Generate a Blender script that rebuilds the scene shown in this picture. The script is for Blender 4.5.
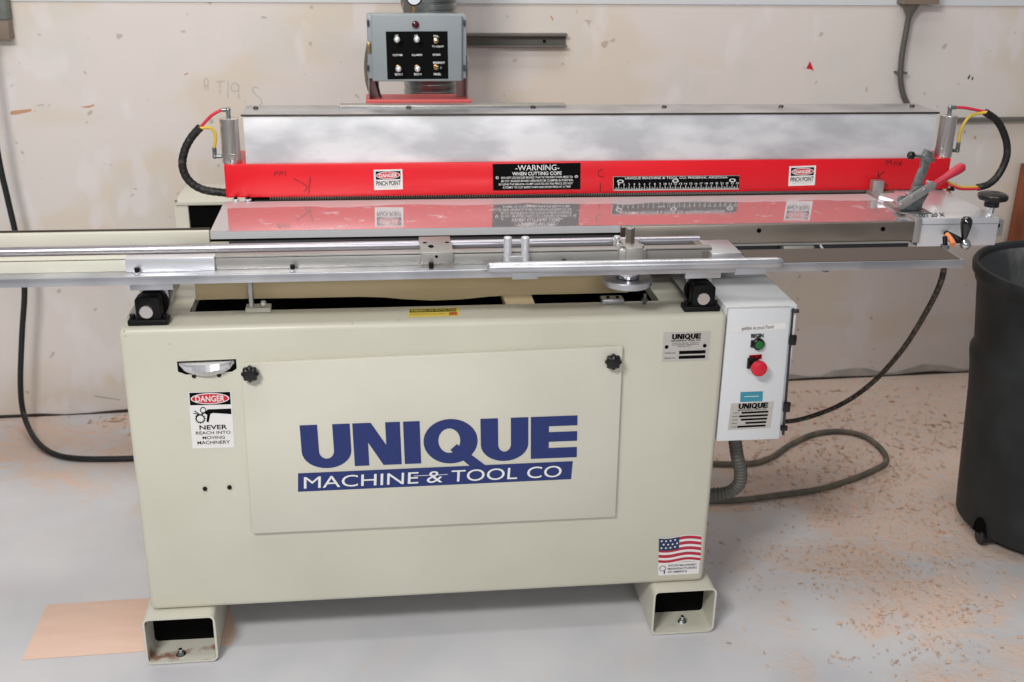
import bpy, bmesh, math, random
from mathutils import Vector, Matrix
random.seed(7)
PI = math.pi
for o in list(bpy.data.objects): bpy.data.objects.remove(o)
scn = bpy.context.scene
C = scn.collection

# ------------------------------------------------------------------ camera
FPX = 1121.17
CAM = Vector((0.49406, -2.07943, 1.52772))
R_ = Vector((0.99277395, -0.11879263, 0.01697604))
U_ = Vector((0.02743982, 0.36245016, 0.93159913))
F_ = Vector((0.11682008, 0.92440153, -0.36309073))
cd = bpy.data.cameras.new('camera'); cam = bpy.data.objects.new('camera', cd); C.objects.link(cam)
m = Matrix((R_, U_, -F_)).transposed().to_4x4(); m.translation = CAM
cam.matrix_world = m
cd.sensor_width = 36.0; cd.lens = 36.0 * FPX / 1024.0
cd.clip_start = 0.05; cd.clip_end = 60
cd.dof.use_dof = True; cd.dof.focus_distance = 2.25; cd.dof.aperture_fstop = 5.6
scn.camera = cam
scn.view_settings.view_transform = 'Standard'
try: scn.view_settings.look = 'None'
except Exception: pass
scn.view_settings.exposure = -0.29
scn.view_settings.gamma = 1.0
scn.view_settings.use_curve_mapping = False

# ------------------------------------------------------------------ world and lights
w = bpy.data.worlds.new('world'); scn.world = w; w.use_nodes = True
bg = w.node_tree.nodes['Background']
bg.inputs[0].default_value = (0.93, 0.94, 1.0, 1); bg.inputs[1].default_value = 0.26
def area(name, loc, target, sx, sy, power, col=(1, 1, 1)):
    l = bpy.data.lights.new(name, 'AREA'); l.shape = 'RECTANGLE'; l.size = sx; l.size_y = sy
    l.energy = power; l.color = col
    o = bpy.data.objects.new(name, l); C.objects.link(o); o.location = loc
    o.rotation_euler = (Vector(target) - Vector(loc)).to_track_quat('-Z', 'Y').to_euler()
    return o
area('ceiling_light', (-0.7, -2.4, 2.95), (0.6, 0.1, 0.6), 0.9, 0.4, 104, (1.0, 0.985, 0.96))
area('ceiling_and_fill_light', (0.3, -0.5, 3.0), (0.4, 0.6, 0.5), 1.3, 0.3, 14, (1.0, 0.985, 0.96))
area('ceiling_and_fill_light', (1.3, 0.55, 3.1), (1.3, 0.75, 0.0), 2.2, 0.4, 26, (1.0, 0.975, 0.94))
area('ceiling_and_fill_light', (0.9, -4.2, 2.3), (0.6, 0.3, 0.5), 1.6, 0.5, 40, (0.97, 0.98, 1.0))  # added, unseen low front fill that brightens the cabinet's top rim

# ------------------------------------------------------------------ pixel to place
def ray(px, py): return F_ + R_ * ((px - 512) / FPX) - U_ * ((py - 341) / FPX)
def PY(px, py, y):
    d = ray(px, py); return CAM + d * ((y - CAM.y) / d.y)
def PZ(px, py, z):
    d = ray(px, py); return CAM + d * ((z - CAM.z) / d.z)
WK = 0.0342; WY = 1.2957
def PW(px, py, off=0.0):
    d = ray(px, py); n = Vector((-WK, 1, 0)); p0 = Vector((0, WY - off, 0))
    return CAM + d * ((p0 - CAM).dot(n) / d.dot(n))

# ------------------------------------------------------------------ materials
def lin(c):
    return tuple(((v / 255) / 12.92 if v / 255 <= 0.04045 else ((v / 255 + 0.055) / 1.055) ** 2.4) for v in c) + (1,)
MAT = {}
def mat(name, rgb, rough=0.5, metal=0.0, rgb2=None, scale=6.0, lo=0.4, hi=0.65, bump=0.0, bscale=60.0,
        rvar=0.0, stretch=(1, 1, 1), coat=0.0, spec=None, emit=None):
    m = bpy.data.materials.new(name); m.use_nodes = True; nt = m.node_tree; b = nt.nodes['Principled BSDF']
    b.inputs['Base Color'].default_value = lin(rgb); b.inputs['Roughness'].default_value = rough
    b.inputs['Metallic'].default_value = metal
    if coat: b.inputs['Coat Weight'].default_value = coat; b.inputs['Coat Roughness'].default_value = 0.15
    if spec is not None: b.inputs['Specular IOR Level'].default_value = spec
    if emit: b.inputs['Emission Color'].default_value = lin(rgb); b.inputs['Emission Strength'].default_value = emit
    if rgb2 or bump or rvar:
        tc = nt.nodes.new('ShaderNodeTexCoord'); mp = nt.nodes.new('ShaderNodeMapping')
        mp.inputs['Scale'].default_value = stretch
        nt.links.new(tc.outputs['Object'], mp.inputs[0])
        n = nt.nodes.new('ShaderNodeTexNoise'); n.inputs['Scale'].default_value = scale; n.inputs['Detail'].default_value = 5
        nt.links.new(mp.outputs[0], n.inputs['Vector'])
        r = nt.nodes.new('ShaderNodeMapRange'); r.inputs[1].default_value = lo; r.inputs[2].default_value = hi
        nt.links.new(n.outputs[0], r.inputs[0])
        if rgb2:
            mx = nt.nodes.new('ShaderNodeMix'); mx.data_type = 'RGBA'
            mx.inputs[6].default_value = lin(rgb); mx.inputs[7].default_value = lin(rgb2)
            nt.links.new(r.outputs[0], mx.inputs[0]); nt.links.new(mx.outputs[2], b.inputs['Base Color'])
        if rvar:
            q = nt.nodes.new('ShaderNodeMapRange'); q.inputs[3].default_value = rough; q.inputs[4].default_value = rough + rvar
            q.inputs[1].default_value = lo; q.inputs[2].default_value = hi
            nt.links.new(n.outputs[0], q.inputs[0]); nt.links.new(q.outputs[0], b.inputs['Roughness'])
        if bump:
            n2 = nt.nodes.new('ShaderNodeTexNoise'); n2.inputs['Scale'].default_value = bscale; n2.inputs['Detail'].default_value = 4
            nt.links.new(mp.outputs[0], n2.inputs['Vector'])
            bp = nt.nodes.new('ShaderNodeBump'); bp.inputs['Strength'].default_value = bump; bp.inputs['Distance'].default_value = 0.004
            nt.links.new(n2.outputs[0], bp.inputs['Height']); nt.links.new(bp.outputs[0], b.inputs['Normal'])
    MAT[name] = m; return m
mat('cream_paint', (204, 202, 186), 0.38, rgb2=(198, 195, 178), scale=3, bump=0.02, bscale=200)
mat('cream_paint_light', (208, 206, 191), 0.36, rgb2=(203, 200, 185), scale=4, bump=0.02, bscale=200)
mat('cream_dirty', (205, 203, 190), 0.6, rgb2=(150, 112, 95), scale=22, lo=0.5, hi=0.62)
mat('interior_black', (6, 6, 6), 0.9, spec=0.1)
mat('tan_metal', (224, 202, 160), 0.45, rgb2=(206, 182, 138), scale=5, stretch=(0.4, 1, 3))
mat('blue_ink', (26, 44, 104), 0.45)
mat('white_ink', (226, 226, 224), 0.5)
mat('black_ink', (4, 4, 5), 0.6, spec=0.1)
mat('marker_ink', (52, 8, 14), 0.6)
mat('label_white', (226, 224, 222), 0.4)
mat('label_silver', (196, 192, 186), 0.35, 0.35)
mat('danger_red', (205, 22, 45), 0.4)
mat('flag_red', (178, 35, 60), 0.5)
mat('flag_blue', (28, 50, 84), 0.5)
mat('yellow_label', (232, 214, 92), 0.4)
mat('orange_ink', (190, 90, 40), 0.4)
mat('cyan_label', (52, 140, 160), 0.4)
mat('red_paint', (226, 22, 36), 0.33, rgb2=(214, 18, 32), scale=3)
mat('red_paint_pale', (205, 90, 90), 0.5)
mat('brushed_aluminium', (232, 232, 234), 0.5, 0.35, rgb2=(196, 197, 200), scale=7, lo=0.40, hi=0.60, rvar=0.1, bump=0.03, stretch=(0.8, 1, 1.8))
mat('aluminium', (200, 201, 204), 0.34, 0.8, rgb2=(176, 177, 182), scale=10, bump=0.02, bscale=120)
mat('pull_metal', (222, 222, 226), 0.22, 0.7)
mat('edge_metal', (200, 202, 206), 0.45, 0.3)
mat('aluminium_bright', (228, 229, 233), 0.28, 0.6)
mat('aluminium_dull', (178, 176, 172), 0.42, 0.7, rgb2=(158, 155, 150), scale=8, stretch=(0.5, 1, 1))
mat('polished_shaft', (178, 175, 182), 0.34, 0.85)
mat('cylinder_steel', (214, 208, 204), 0.24, 0.9)
mat('chrome', (215, 216, 218), 0.1, 1.0)
mat('steel_bar', (158, 150, 140), 0.38, 0.9, rgb2=(132, 122, 110), scale=5, stretch=(0.6, 1, 2), bump=0.02)
mat('dark_steel', (92, 86, 78), 0.4, 0.8, rgb2=(72, 64, 56), scale=7, stretch=(0.5, 1, 1))
mat('bed_shade_brown', (84, 74, 66), 0.7)
mat('zinc_casting', (150, 156, 156), 0.36, 0.8, rgb2=(112, 118, 118), scale=60)
mat('brass', (170, 140, 90), 0.3, 0.9)
mat('black_iron', (10, 10, 11), 0.5, rgb2=(30, 30, 32), scale=120, lo=0.6, hi=0.75, spec=0.25)
mat('black_plastic', (14, 14, 14), 0.3)
mat('black_gloss', (8, 8, 8), 0.1, coat=1)
mat('red_vinyl', (188, 42, 62), 0.35)
mat('red_plastic', (205, 24, 46), 0.4)
mat('green_plastic', (18, 100, 42), 0.35)
mat('lamp_red', (70, 8, 18), 0.15)
mat('grey_enamel', (142, 150, 152), 0.42, rgb2=(136, 143, 146), scale=4)
mat('white_enamel', (214, 216, 218), 0.35)
mat('seam_dark', (52, 52, 56), 0.6)
mat('hose_black', (22, 22, 22), 0.5, rgb2=(70, 68, 64), scale=70, lo=0.55, hi=0.7, bump=0.4, bscale=160)
mat('cable_black', (26, 26, 27), 0.42)
mat('cable_grey', (92, 90, 80), 0.6, rgb2=(120, 108, 92), scale=25)
mat('cable_braid', (30, 26, 22), 0.6, rgb2=(96, 84, 66), scale=140, lo=0.5, hi=0.62)
mat('conduit_grey', (88, 86, 80), 0.5)
mat('tube_red', (206, 48, 70), 0.35)
mat('tube_yellow', (214, 180, 60), 0.35)
mat('tube_orange', (220, 130, 80), 0.4)
mat('duct_metal', (150, 154, 154), 0.3, 0.85, rgb2=(120, 124, 122), scale=14)
mat('gauge_face', (222, 224, 228), 0.3)
mat('wood_board', (232, 200, 182), 0.6, rgb2=(228, 194, 174), scale=6, stretch=(1, 5, 1))
mat('shaving', (214, 190, 170), 0.8, rgb2=(206, 168, 138), scale=30)
mat('bin_rubber', (38, 40, 41), 0.55, spec=0.3, rgb2=(54, 56, 57), scale=7, lo=0.45, hi=0.8, bump=0.1)
mat('bin_inside', (92, 94, 94), 0.7, rgb2=(160, 160, 156), scale=16, lo=0.5, hi=0.75, stretch=(1, 1, 0.4))
mat('wall_scuff', (196, 150, 118), 0.8)
mat('pencil', (184, 176, 174), 0.8)
mat('wall_grey', (160, 156, 150), 0.85, rgb2=(186, 180, 172), scale=14)
mat('wall_dark', (58, 48, 42), 0.9)
mat('shelf_grey', (104, 100, 94), 0.6)
mat('brown_wood', (140, 74, 40), 0.6, rgb2=(110, 56, 30), scale=6, stretch=(5, 5, 1))
mat('box_grey', (118, 118, 112), 0.6, rgb2=(88, 96, 98), scale=16)
mat('box_brown', (128, 112, 98), 0.6)

def wall_material():
    m = bpy.data.materials.new('painted_drywall'); m.use_nodes = True; nt = m.node_tree; b = nt.nodes['Principled BSDF']
    b.inputs['Roughness'].default_value = 0.75
    tc = nt.nodes.new('ShaderNodeTexCoord')
    def noise(s, d=3, st=(1, 1, 1), off=0):
        mp = nt.nodes.new('ShaderNodeMapping'); mp.inputs['Scale'].default_value = st; mp.inputs['Location'].default_value = (off, off, off)
        nt.links.new(tc.outputs['Object'], mp.inputs[0])
        n = nt.nodes.new('ShaderNodeTexNoise'); n.inputs['Scale'].default_value = s; n.inputs['Detail'].default_value = d
        nt.links.new(mp.outputs[0], n.inputs['Vector']); return n
    def mr(n, lo, hi, a=0.0, c=1.0):
        r = nt.nodes.new('ShaderNodeMapRange'); r.inputs[1].default_value = lo; r.inputs[2].default_value = hi
        r.inputs[3].default_value = a; r.inputs[4].default_value = c
        nt.links.new(n.outputs[0], r.inputs[0]); return r
    def mix(a, c, f):
        x = nt.nodes.new('ShaderNodeMix'); x.data_type = 'RGBA'
        if isinstance(a, tuple): x.inputs[6].default_value = a
        else: nt.links.new(a.outputs[2], x.inputs[6])
        x.inputs[7].default_value = c; nt.links.new(f.outputs[0], x.inputs[0]); return x
    a = mix(lin((221, 212, 206)), lin((216, 203, 186)), mr(noise(2.6, 2, (1, 1, 1.5)), 0.50, 0.58, 0, 0.75))
    a = mix(a, lin((213, 208, 202)), mr(noise(4.1, 3, (1, 1, 0.8), 5), 0.52, 0.6, 0, 0.6))
    a = mix(a, lin((226, 218, 216)), mr(noise(9, 2, (1, 1, 0.5), 9), 0.6, 0.66, 0, 0.7))
    a = mix(a, lin((150, 130, 112)), mr(noise(26, 1, (1, 1, 1), 3), 0.745, 0.775, 0, 0.5))
    nt.links.new(a.outputs[2], b.inputs['Base Color'])
    MAT['wall'] = m
wall_material()

def floor_material():
    m = bpy.data.materials.new('dusty_concrete'); m.use_nodes = True; nt = m.node_tree; b = nt.nodes['Principled BSDF']
    N = nt.nodes.new; L = nt.links.new
    geo = N('ShaderNodeNewGeometry'); sep = N('ShaderNodeSeparateXYZ'); L(geo.outputs['Position'], sep.inputs[0])
    def noise(s, d=6, r=0.55, dist=0.0):
        n = N('ShaderNodeTexNoise'); n.inputs['Scale'].default_value = s; n.inputs['Detail'].default_value = d
        n.inputs['Roughness'].default_value = r; n.inputs['Distortion'].default_value = dist
        L(geo.outputs['Position'], n.inputs['Vector']); return n.outputs[0]
    def mth(op, a, c=None, clamp=False):
        x = N('ShaderNodeMath'); x.operation = op; x.use_clamp = clamp
        for i, v in enumerate((a, c)):
            if v is None: continue
            if isinstance(v, (int, float)): x.inputs[i].default_value = v
            else: L(v, x.inputs[i])
        return x.outputs[0]
    def ramp(v, lo, hi, a=0.0, c=1.0):
        r = N('ShaderNodeMapRange'); r.inputs[1].default_value = lo; r.inputs[2].default_value = hi
        r.inputs[3].default_value = a; r.inputs[4].default_value = c; L(v, r.inputs[0]); return r.outputs[0]
    def mix(a, c, f):
        x = N('ShaderNodeMix'); x.data_type = 'RGBA'
        for i, v in ((6, a), (7, c)):
            if isinstance(v, tuple): x.inputs[i].default_value = v
            else: L(v, x.inputs[i])
        L(f, x.inputs[0]); return x.outputs[2]
    # sawdust lies thickest by the wall and to the right of the machine
    dy = ramp(sep.outputs[1], 0.15, 1.0, 0.0, 0.24)
    dx = ramp(sep.outputs[0], 0.9, 1.6, -0.05, 0.17)
    cover = mth('ADD', mth('ADD', dy, dx), mth('MULTIPLY', noise(3.1, 7, 0.62, 0.5), 0.95))
    big = ramp(cover, 0.62, 0.72, 0, 1)
    fine = ramp(noise(34, 6, 0.7), 0.36, 0.62, 0.25, 1)
    dust = mth('MULTIPLY', big, fine, True)
    film = ramp(cover, 0.54, 0.74, 0, 0.45)
    base = mix(lin((212, 211, 213)), lin((200, 200, 204)), ramp(noise(3.0), 0.4, 0.65))
    c = mix(base, lin((208, 194, 182)), film)
    c = mix(c, lin((224, 194, 174)), dust)
    c = mix(c, lin((228, 200, 178)), mth('MULTIPLY', ramp(noise(58, 3, 0.6), 0.60, 0.68), ramp(cover, 0.5, 0.7, 0.0, 0.8)))
    c = mix(c, lin((184, 146, 124)), mth('MULTIPLY', ramp(noise(42, 3, 0.6, 1.0), 0.58, 0.72), ramp(cover, 0.62, 0.85, 0.0, 0.6)))
    L(c, b.inputs['Base Color'])
    L(ramp(dust, 0, 1, 0.42, 0.9), b.inputs['Roughness'])
    bp = N('ShaderNodeBump'); bp.inputs['Distance'].default_value = 0.006; bp.inputs['Strength'].default_value = 0.5
    L(mth('MULTIPLY', dust, noise(60)), bp.inputs['Height']); L(bp.outputs[0], b.inputs['Normal'])
    MAT['floor'] = m
floor_material()

def table_material():
    # polished plate under a wrinkled film: sharp reflections with a milky band along the back
    m = bpy.data.materials.new('polished_table_plate'); m.use_nodes = True; nt = m.node_tree; b = nt.nodes['Principled BSDF']
    N = nt.nodes.new; L = nt.links.new
    b.inputs['Base Color'].default_value = lin((214, 208, 212)); b.inputs['Metallic'].default_value = 0.95
    geo = N('ShaderNodeNewGeometry'); sep = N('ShaderNodeSeparateXYZ'); L(geo.outputs['Position'], sep.inputs[0])
    n = N('ShaderNodeTexNoise'); n.inputs['Scale'].default_value = 5; n.inputs['Detail'].default_value = 3; L(geo.outputs['Position'], n.inputs['Vector'])
    ad = N('ShaderNodeMath'); ad.operation = 'MULTIPLY_ADD'; ad.inputs[1].default_value = 0.10; L(n.outputs[0], ad.inputs[0]); L(sep.outputs[1], ad.inputs[2])
    r = N('ShaderNodeMapRange'); r.inputs[1].default_value = 0.425; r.inputs[2].default_value = 0.431; L(ad.outputs[0], r.inputs[0])
    n2 = N('ShaderNodeTexNoise'); n2.inputs['Scale'].default_value = 26; n2.inputs['Detail'].default_value = 4; L(geo.outputs['Position'], n2.inputs['Vector'])
    r2 = N('ShaderNodeMapRange'); r2.inputs[1].default_value = 0.62; r2.inputs[2].default_value = 0.72; L(n2.outputs[0], r2.inputs[0])
    mx = N('ShaderNodeMath'); mx.operation = 'MAXIMUM'; L(r.outputs[0], mx.inputs[0]); L(r2.outputs[0], mx.inputs[1])
    rr = N('ShaderNodeMapRange'); rr.inputs[3].default_value = 0.07; rr.inputs[4].default_value = 0.28; L(mx.outputs[0], rr.inputs[0]); L(rr.outputs[0], b.inputs['Roughness'])
    d = N('ShaderNodeBsdfDiffuse'); d.inputs[0].default_value = lin((214, 208, 208))
    ms = N('ShaderNodeMixShader')
    fr = N('ShaderNodeMapRange'); fr.inputs[3].default_value = 0.20; fr.inputs[4].default_value = 0.45; L(mx.outputs[0], fr.inputs[0])
    L(fr.outputs[0], ms.inputs[0]); L(b.outputs[0], ms.inputs[1]); L(d.outputs[0], ms.inputs[2])
    L(ms.outputs[0], nt.nodes['Material Output'].inputs[0])
    MAT['table'] = m
table_material()

# ------------------------------------------------------------------ mesh builder
class MB:
    def __init__(s): s.v = []; s.f = []; s.mi = []; s.ms = []; s.bevelled = False
    def _m(s, name):
        if name not in s.ms: s.ms.append(name)
        return s.ms.index(name)
    def add(s, vs, fs, m):
        k = len(s.v); s.v += [tuple(v) for v in vs]; i = s._m(m)
        for f in fs: s.f.append([k + q for q in f]); s.mi.append(i)
        return s
    def frombm(s, bm, m):
        bm.verts.index_update()
        s.add([v.co.copy() for v in bm.verts], [[v.index for v in f.verts] for f in bm.faces], m); bm.free(); return s
    def box(s, x0, x1, y0, y1, z0, z1, m, bev=0.0, seg=2, mtx=None):
        bm = bmesh.new(); bmesh.ops.create_cube(bm, size=1)
        for v in bm.verts:
            v.co = Vector(((x0 + x1) / 2 + v.co.x * (x1 - x0), (y0 + y1) / 2 + v.co.y * (y1 - y0), (z0 + z1) / 2 + v.co.z * (z1 - z0)))
        if bev: bmesh.ops.bevel(bm, geom=list(bm.edges), offset=bev, segments=seg, affect='EDGES', profile=0.5)
        if mtx: bmesh.ops.transform(bm, matrix=mtx, verts=bm.verts)
        return s.frombm(bm, m)
    def prism(s, pts, d, m, bev=0.0):
        # pts: 3-D outline, d: extrusion vector
        bm = bmesh.new(); vs = [bm.verts.new(p) for p in pts]; f = bm.faces.new(vs)
        r = bmesh.ops.extrude_face_region(bm, geom=[f])
        bmesh.ops.translate(bm, verts=[g for g in r['geom'] if isinstance(g, bmesh.types.BMVert)], vec=Vector(d))
        bmesh.ops.recalc_face_normals(bm, faces=bm.faces)
        if bev: bmesh.ops.bevel(bm, geom=list(bm.edges), offset=bev, segments=2, affect='EDGES', profile=0.5)
        return s.frombm(bm, m)
    def lathe(s, o, ax, prof, m, seg=24, lobes=0, amp=0.0):
        # prof: list of (radius, distance along axis)
        o = Vector(o); ax = Vector(ax).normalized()
        t = Vector((0, 0, 1)) if abs(ax.z) < 0.9 else Vector((1, 0, 0))
        a = ax.cross(t).normalized(); b = ax.cross(a)
        vs = []; fs = []
        for (r, h) in prof:
            for k in range(seg):
                q = 2 * PI * k / seg; rr = r * (1 + amp * math.cos(lobes * q)) if lobes else r
                vs.append(o + ax * h + a * (rr * math.cos(q)) + b * (rr * math.sin(q)))
        n = len(prof)
        for i in range(n - 1):
            for k in range(seg):
                k2 = (k + 1) % seg; fs.append([i * seg + k, i * seg + k2, (i + 1) * seg + k2, (i + 1) * seg + k])
        fs.append([k for k in range(seg)][::-1]); fs.append([(n - 1) * seg + k for k in range(seg)])
        return s.add(vs, fs, m)
    def cyl(s, p0, p1, r, m, seg=20, r1=None, bev=0.0):
        p0 = Vector(p0); p1 = Vector(p1); L = (p1 - p0).length; r1 = r if r1 is None else r1
        pr = [(r, 0), (r1, L)] if not bev else [(r - bev, 0), (r, bev), (r1, L - bev), (r1 - bev, L)]
        return s.lathe(p0, p1 - p0, pr, m, seg)
    def ball(s, c, r, m, seg=16, sz=1.0):
        pr = [(max(1e-5, r * math.sin(PI * i / 10)), -r * sz * math.cos(PI * i / 10)) for i in range(11)]
        return s.lathe(c, (0, 0, 1), pr, m, seg)
    def tube(s, pts, r, m, seg=12, n=8, ribs=0.0, pitch=0.01, smooth=True):
        P = [Vector(p) for p in pts]
        if smooth and len(P) > 2:
            Q = []
            for i in range(len(P) - 1):
                a = P[max(i - 1, 0)]; b = P[i]; c = P[i + 1]; d = P[min(i + 2, len(P) - 1)]
                for k in range(n):
                    t = k / n
                    Q.append(0.5 * ((2 * b) + (c - a) * t + (2 * a - 5 * b + 4 * c - d) * t * t + (-a + 3 * b - 3 * c + d) * t ** 3))
            Q.append(P[-1]); P = Q
        if ribs:   # resample finely and vary the radius
            L = [0]
            for i in range(1, len(P)): L.append(L[-1] + (P[i] - P[i - 1]).length)
            cnt = int(L[-1] / pitch * 4); Q = []; j = 0
            for k in range(cnt + 1):
                t = L[-1] * k / cnt
                while j < len(L) - 2 and L[j + 1] < t: j += 1
                u = (t - L[j]) / max(1e-9, L[j + 1] - L[j]); Q.append(P[j].lerp(P[j + 1], u))
            P = Q
        vs = []; fs = []; up = Vector((0, 0, 1)); prev = None
        for i, p in enumerate(P):
            t = (P[min(i + 1, len(P) - 1)] - P[max(i - 1, 0)]).normalized()
            a = (prev - t * prev.dot(t)).normalized() if prev else (t.cross(up if abs(t.z) < 0.9 else Vector((1, 0, 0)))).normalized()
            prev = a; b = t.cross(a)
            rr = r * (1 + (ribs if (i % 4) in (1, 2) else 0))
            for k in range(seg):
                q = 2 * PI * k / seg; vs.append(p + a * (rr * math.cos(q)) + b * (rr * math.sin(q)))
        for i in range(len(P) - 1):
            for k in range(seg):
                k2 = (k + 1) % seg; fs.append([i * seg + k, i * seg + k2, (i + 1) * seg + k2, (i + 1) * seg + k])
        fs.append(list(range(seg))[::-1]); fs.append([(len(P) - 1) * seg + k for k in range(seg)])
        return s.add(vs, fs, m)
    def build(s, name, parent=None, sharp=35, **props):
        me = bpy.data.meshes.new(name); org = Vector((0, 0, 0))
        if parent is not None and parent.type == 'EMPTY' and 'base' in parent: org = Vector(parent['base'])
        if parent is None and 'base' in props: org = Vector(props.pop('base'))
        if parent is not None and parent.type == 'MESH' and 'org' in ORG.get(parent.name, {}): org = ORG[parent.name]['org']
        me.from_pydata([tuple(Vector(v) - org) for v in s.v], [], s.f)
        for n in s.ms: me.materials.append(MAT[n])
        for p, i in zip(me.polygons, s.mi): p.material_index = i; p.use_smooth = True
        bm = bmesh.new(); bm.from_mesh(me); bmesh.ops.recalc_face_normals(bm, faces=[f for f in bm.faces]); bm.to_mesh(me); bm.free()
        me.update()
        try: me.set_sharp_from_angle(angle=math.radians(sharp))
        except Exception: pass
        o = bpy.data.objects.new(name, me); C.objects.link(o)
        ORG[o.name] = {'org': org}
        if parent is not None: o.parent = parent
        else: o.location = org
        for k, v in props.items(): o[k] = v
        return o
ORG = {}
BASES = {}
def thing(name, label, cat, loc=(0, 0, 0), group=None):
    o = bpy.data.objects.new(name, None); C.objects.link(o); o.location = loc
    o['label'] = label; o['category'] = cat; o['base'] = tuple(loc); o.empty_display_size = 0.05
    if group: o['group'] = group
    return o

# ------------------------------------------------------------------ lettering
_tc = {}
def text_mesh(t, bold=0.0):
    if (t, bold) in _tc: return _tc[(t, bold)]
    cu = bpy.data.curves.new('t', 'FONT'); cu.body = t; cu.offset = bold; cu.resolution_u = 4
    o = bpy.data.objects.new('t', cu); C.objects.link(o)
    dg = bpy.context.evaluated_depsgraph_get(); dg.update()
    me = bpy.data.meshes.new_from_object(o.evaluated_get(dg))
    vs = [(v.co.x, v.co.y) for v in me.vertices]; fs = [list(p.vertices) for p in me.polygons]
    bpy.data.objects.remove(o); bpy.data.curves.remove(cu); bpy.data.meshes.remove(me)
    x0 = min(v[0] for v in vs); x1 = max(v[0] for v in vs); y0 = min(v[1] for v in vs); y1 = max(v[1] for v in vs)
    r = ([((x - x0) / (x1 - x0), (y - y0) / (y1 - y0)) for x, y in vs], fs)
    _tc[(t, bold)] = r; return r
class Sheet:
    """a flat label: local units u to the right, v DOWN, as measured on the thing itself"""
    def __init__(s, mb, tl, tr, bl, wu, hv, lift=0.0004):
        s.mb = mb; s.o = Vector(tl); s.U = (Vector(tr) - s.o) / wu; s.V = (Vector(bl) - s.o) / hv
        s.n = s.V.cross(s.U).normalized(); s.l = lift
    def p(s, u, v, layer=0):
        q = getattr(s, 'quad', None)
        if q:   # measured proportions of the lettering on its plane
            a, b = u / s.wu, v / s.hv
            x = [(q[0][i] * (1 - a) + q[1][i] * a) * (1 - b) + (q[2][i] * (1 - a) + q[3][i] * a) * b for i in (0, 1)]
            return PY(x[0], x[1], s.y) + s.n * (s.l * (layer + 1) + s.extra)
        return s.o + s.U * u + s.V * v + s.n * (s.l * (layer + 1))
    def poly(s, pts, m, layer=0): s.mb.add([s.p(u, v, layer) for u, v in pts], [list(range(len(pts)))], m)
    def rect(s, u0, v0, u1, v1, m, layer=0): s.poly([(u0, v0), (u1, v0), (u1, v1), (u0, v1)], m, layer)
    def plate(s, u0, v0, u1, v1, m, t=0.001):
        s.mb.prism([s.p(u0, v0, -1), s.p(u1, v0, -1), s.p(u1, v1, -1), s.p(u0, v1, -1)], s.n * t, m); s.o = s.o + s.n * t; s.extra = t
    def ell(s, cu, cv, ru, rv, m, layer=0, seg=28):
        s.poly([(cu + ru * math.cos(2 * PI * k / seg), cv + rv * math.sin(2 * PI * k / seg)) for k in range(seg)], m, layer)
    def ring(s, cu, cv, ru, rv, k, m, layer=0, seg=28):
        vs = []; fs = []
        for i in range(seg):
            a = 2 * PI * i / seg
            vs.append(s.p(cu + ru * math.cos(a), cv + rv * math.sin(a), layer)); vs.append(s.p(cu + ru * k * math.cos(a), cv + rv * k * math.sin(a), layer))
        for i in range(seg):
            j = (i + 1) % seg; fs.append([2 * i, 2 * j, 2 * j + 1, 2 * i + 1])
        s.mb.add(vs, fs, m)
    def text(s, t, u0, v0, u1, v1, m, layer=1, bold=0.0):
        vs, fs = text_mesh(t, bold)
        s.mb.add([s.p(u0 + x * (u1 - u0), v1 + y * (v0 - v1), layer) for x, y in vs], fs, m)
    def line(s, pts, wd, m, layer=0):
        for (a, b), (c, d) in zip(pts, pts[1:]):
            L = math.hypot(c - a, d - b) or 1; nx, ny = -(d - b) / L * wd / 2, (c - a) / L * wd / 2
            s.poly([(a + nx, b + ny), (c + nx, d + ny), (c - nx, d - ny), (a - nx, b - ny)], m, layer)
def sheetY(mb, tl, tr, bl, wu, hv, y, lift=0.0004):
    s = Sheet(mb, PY(*tl, y), PY(*tr, y), PY(*bl, y), wu, hv, lift)
    d = s.o + s.U * wu + s.V * hv - CAM
    br = (512 + FPX * d.dot(R_) / d.dot(F_), 341 - FPX * d.dot(U_) / d.dot(F_))
    s.quad = (tl, tr, bl, br); s.wu = wu; s.hv = hv; s.y = y; s.extra = 0.0
    return s

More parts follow.
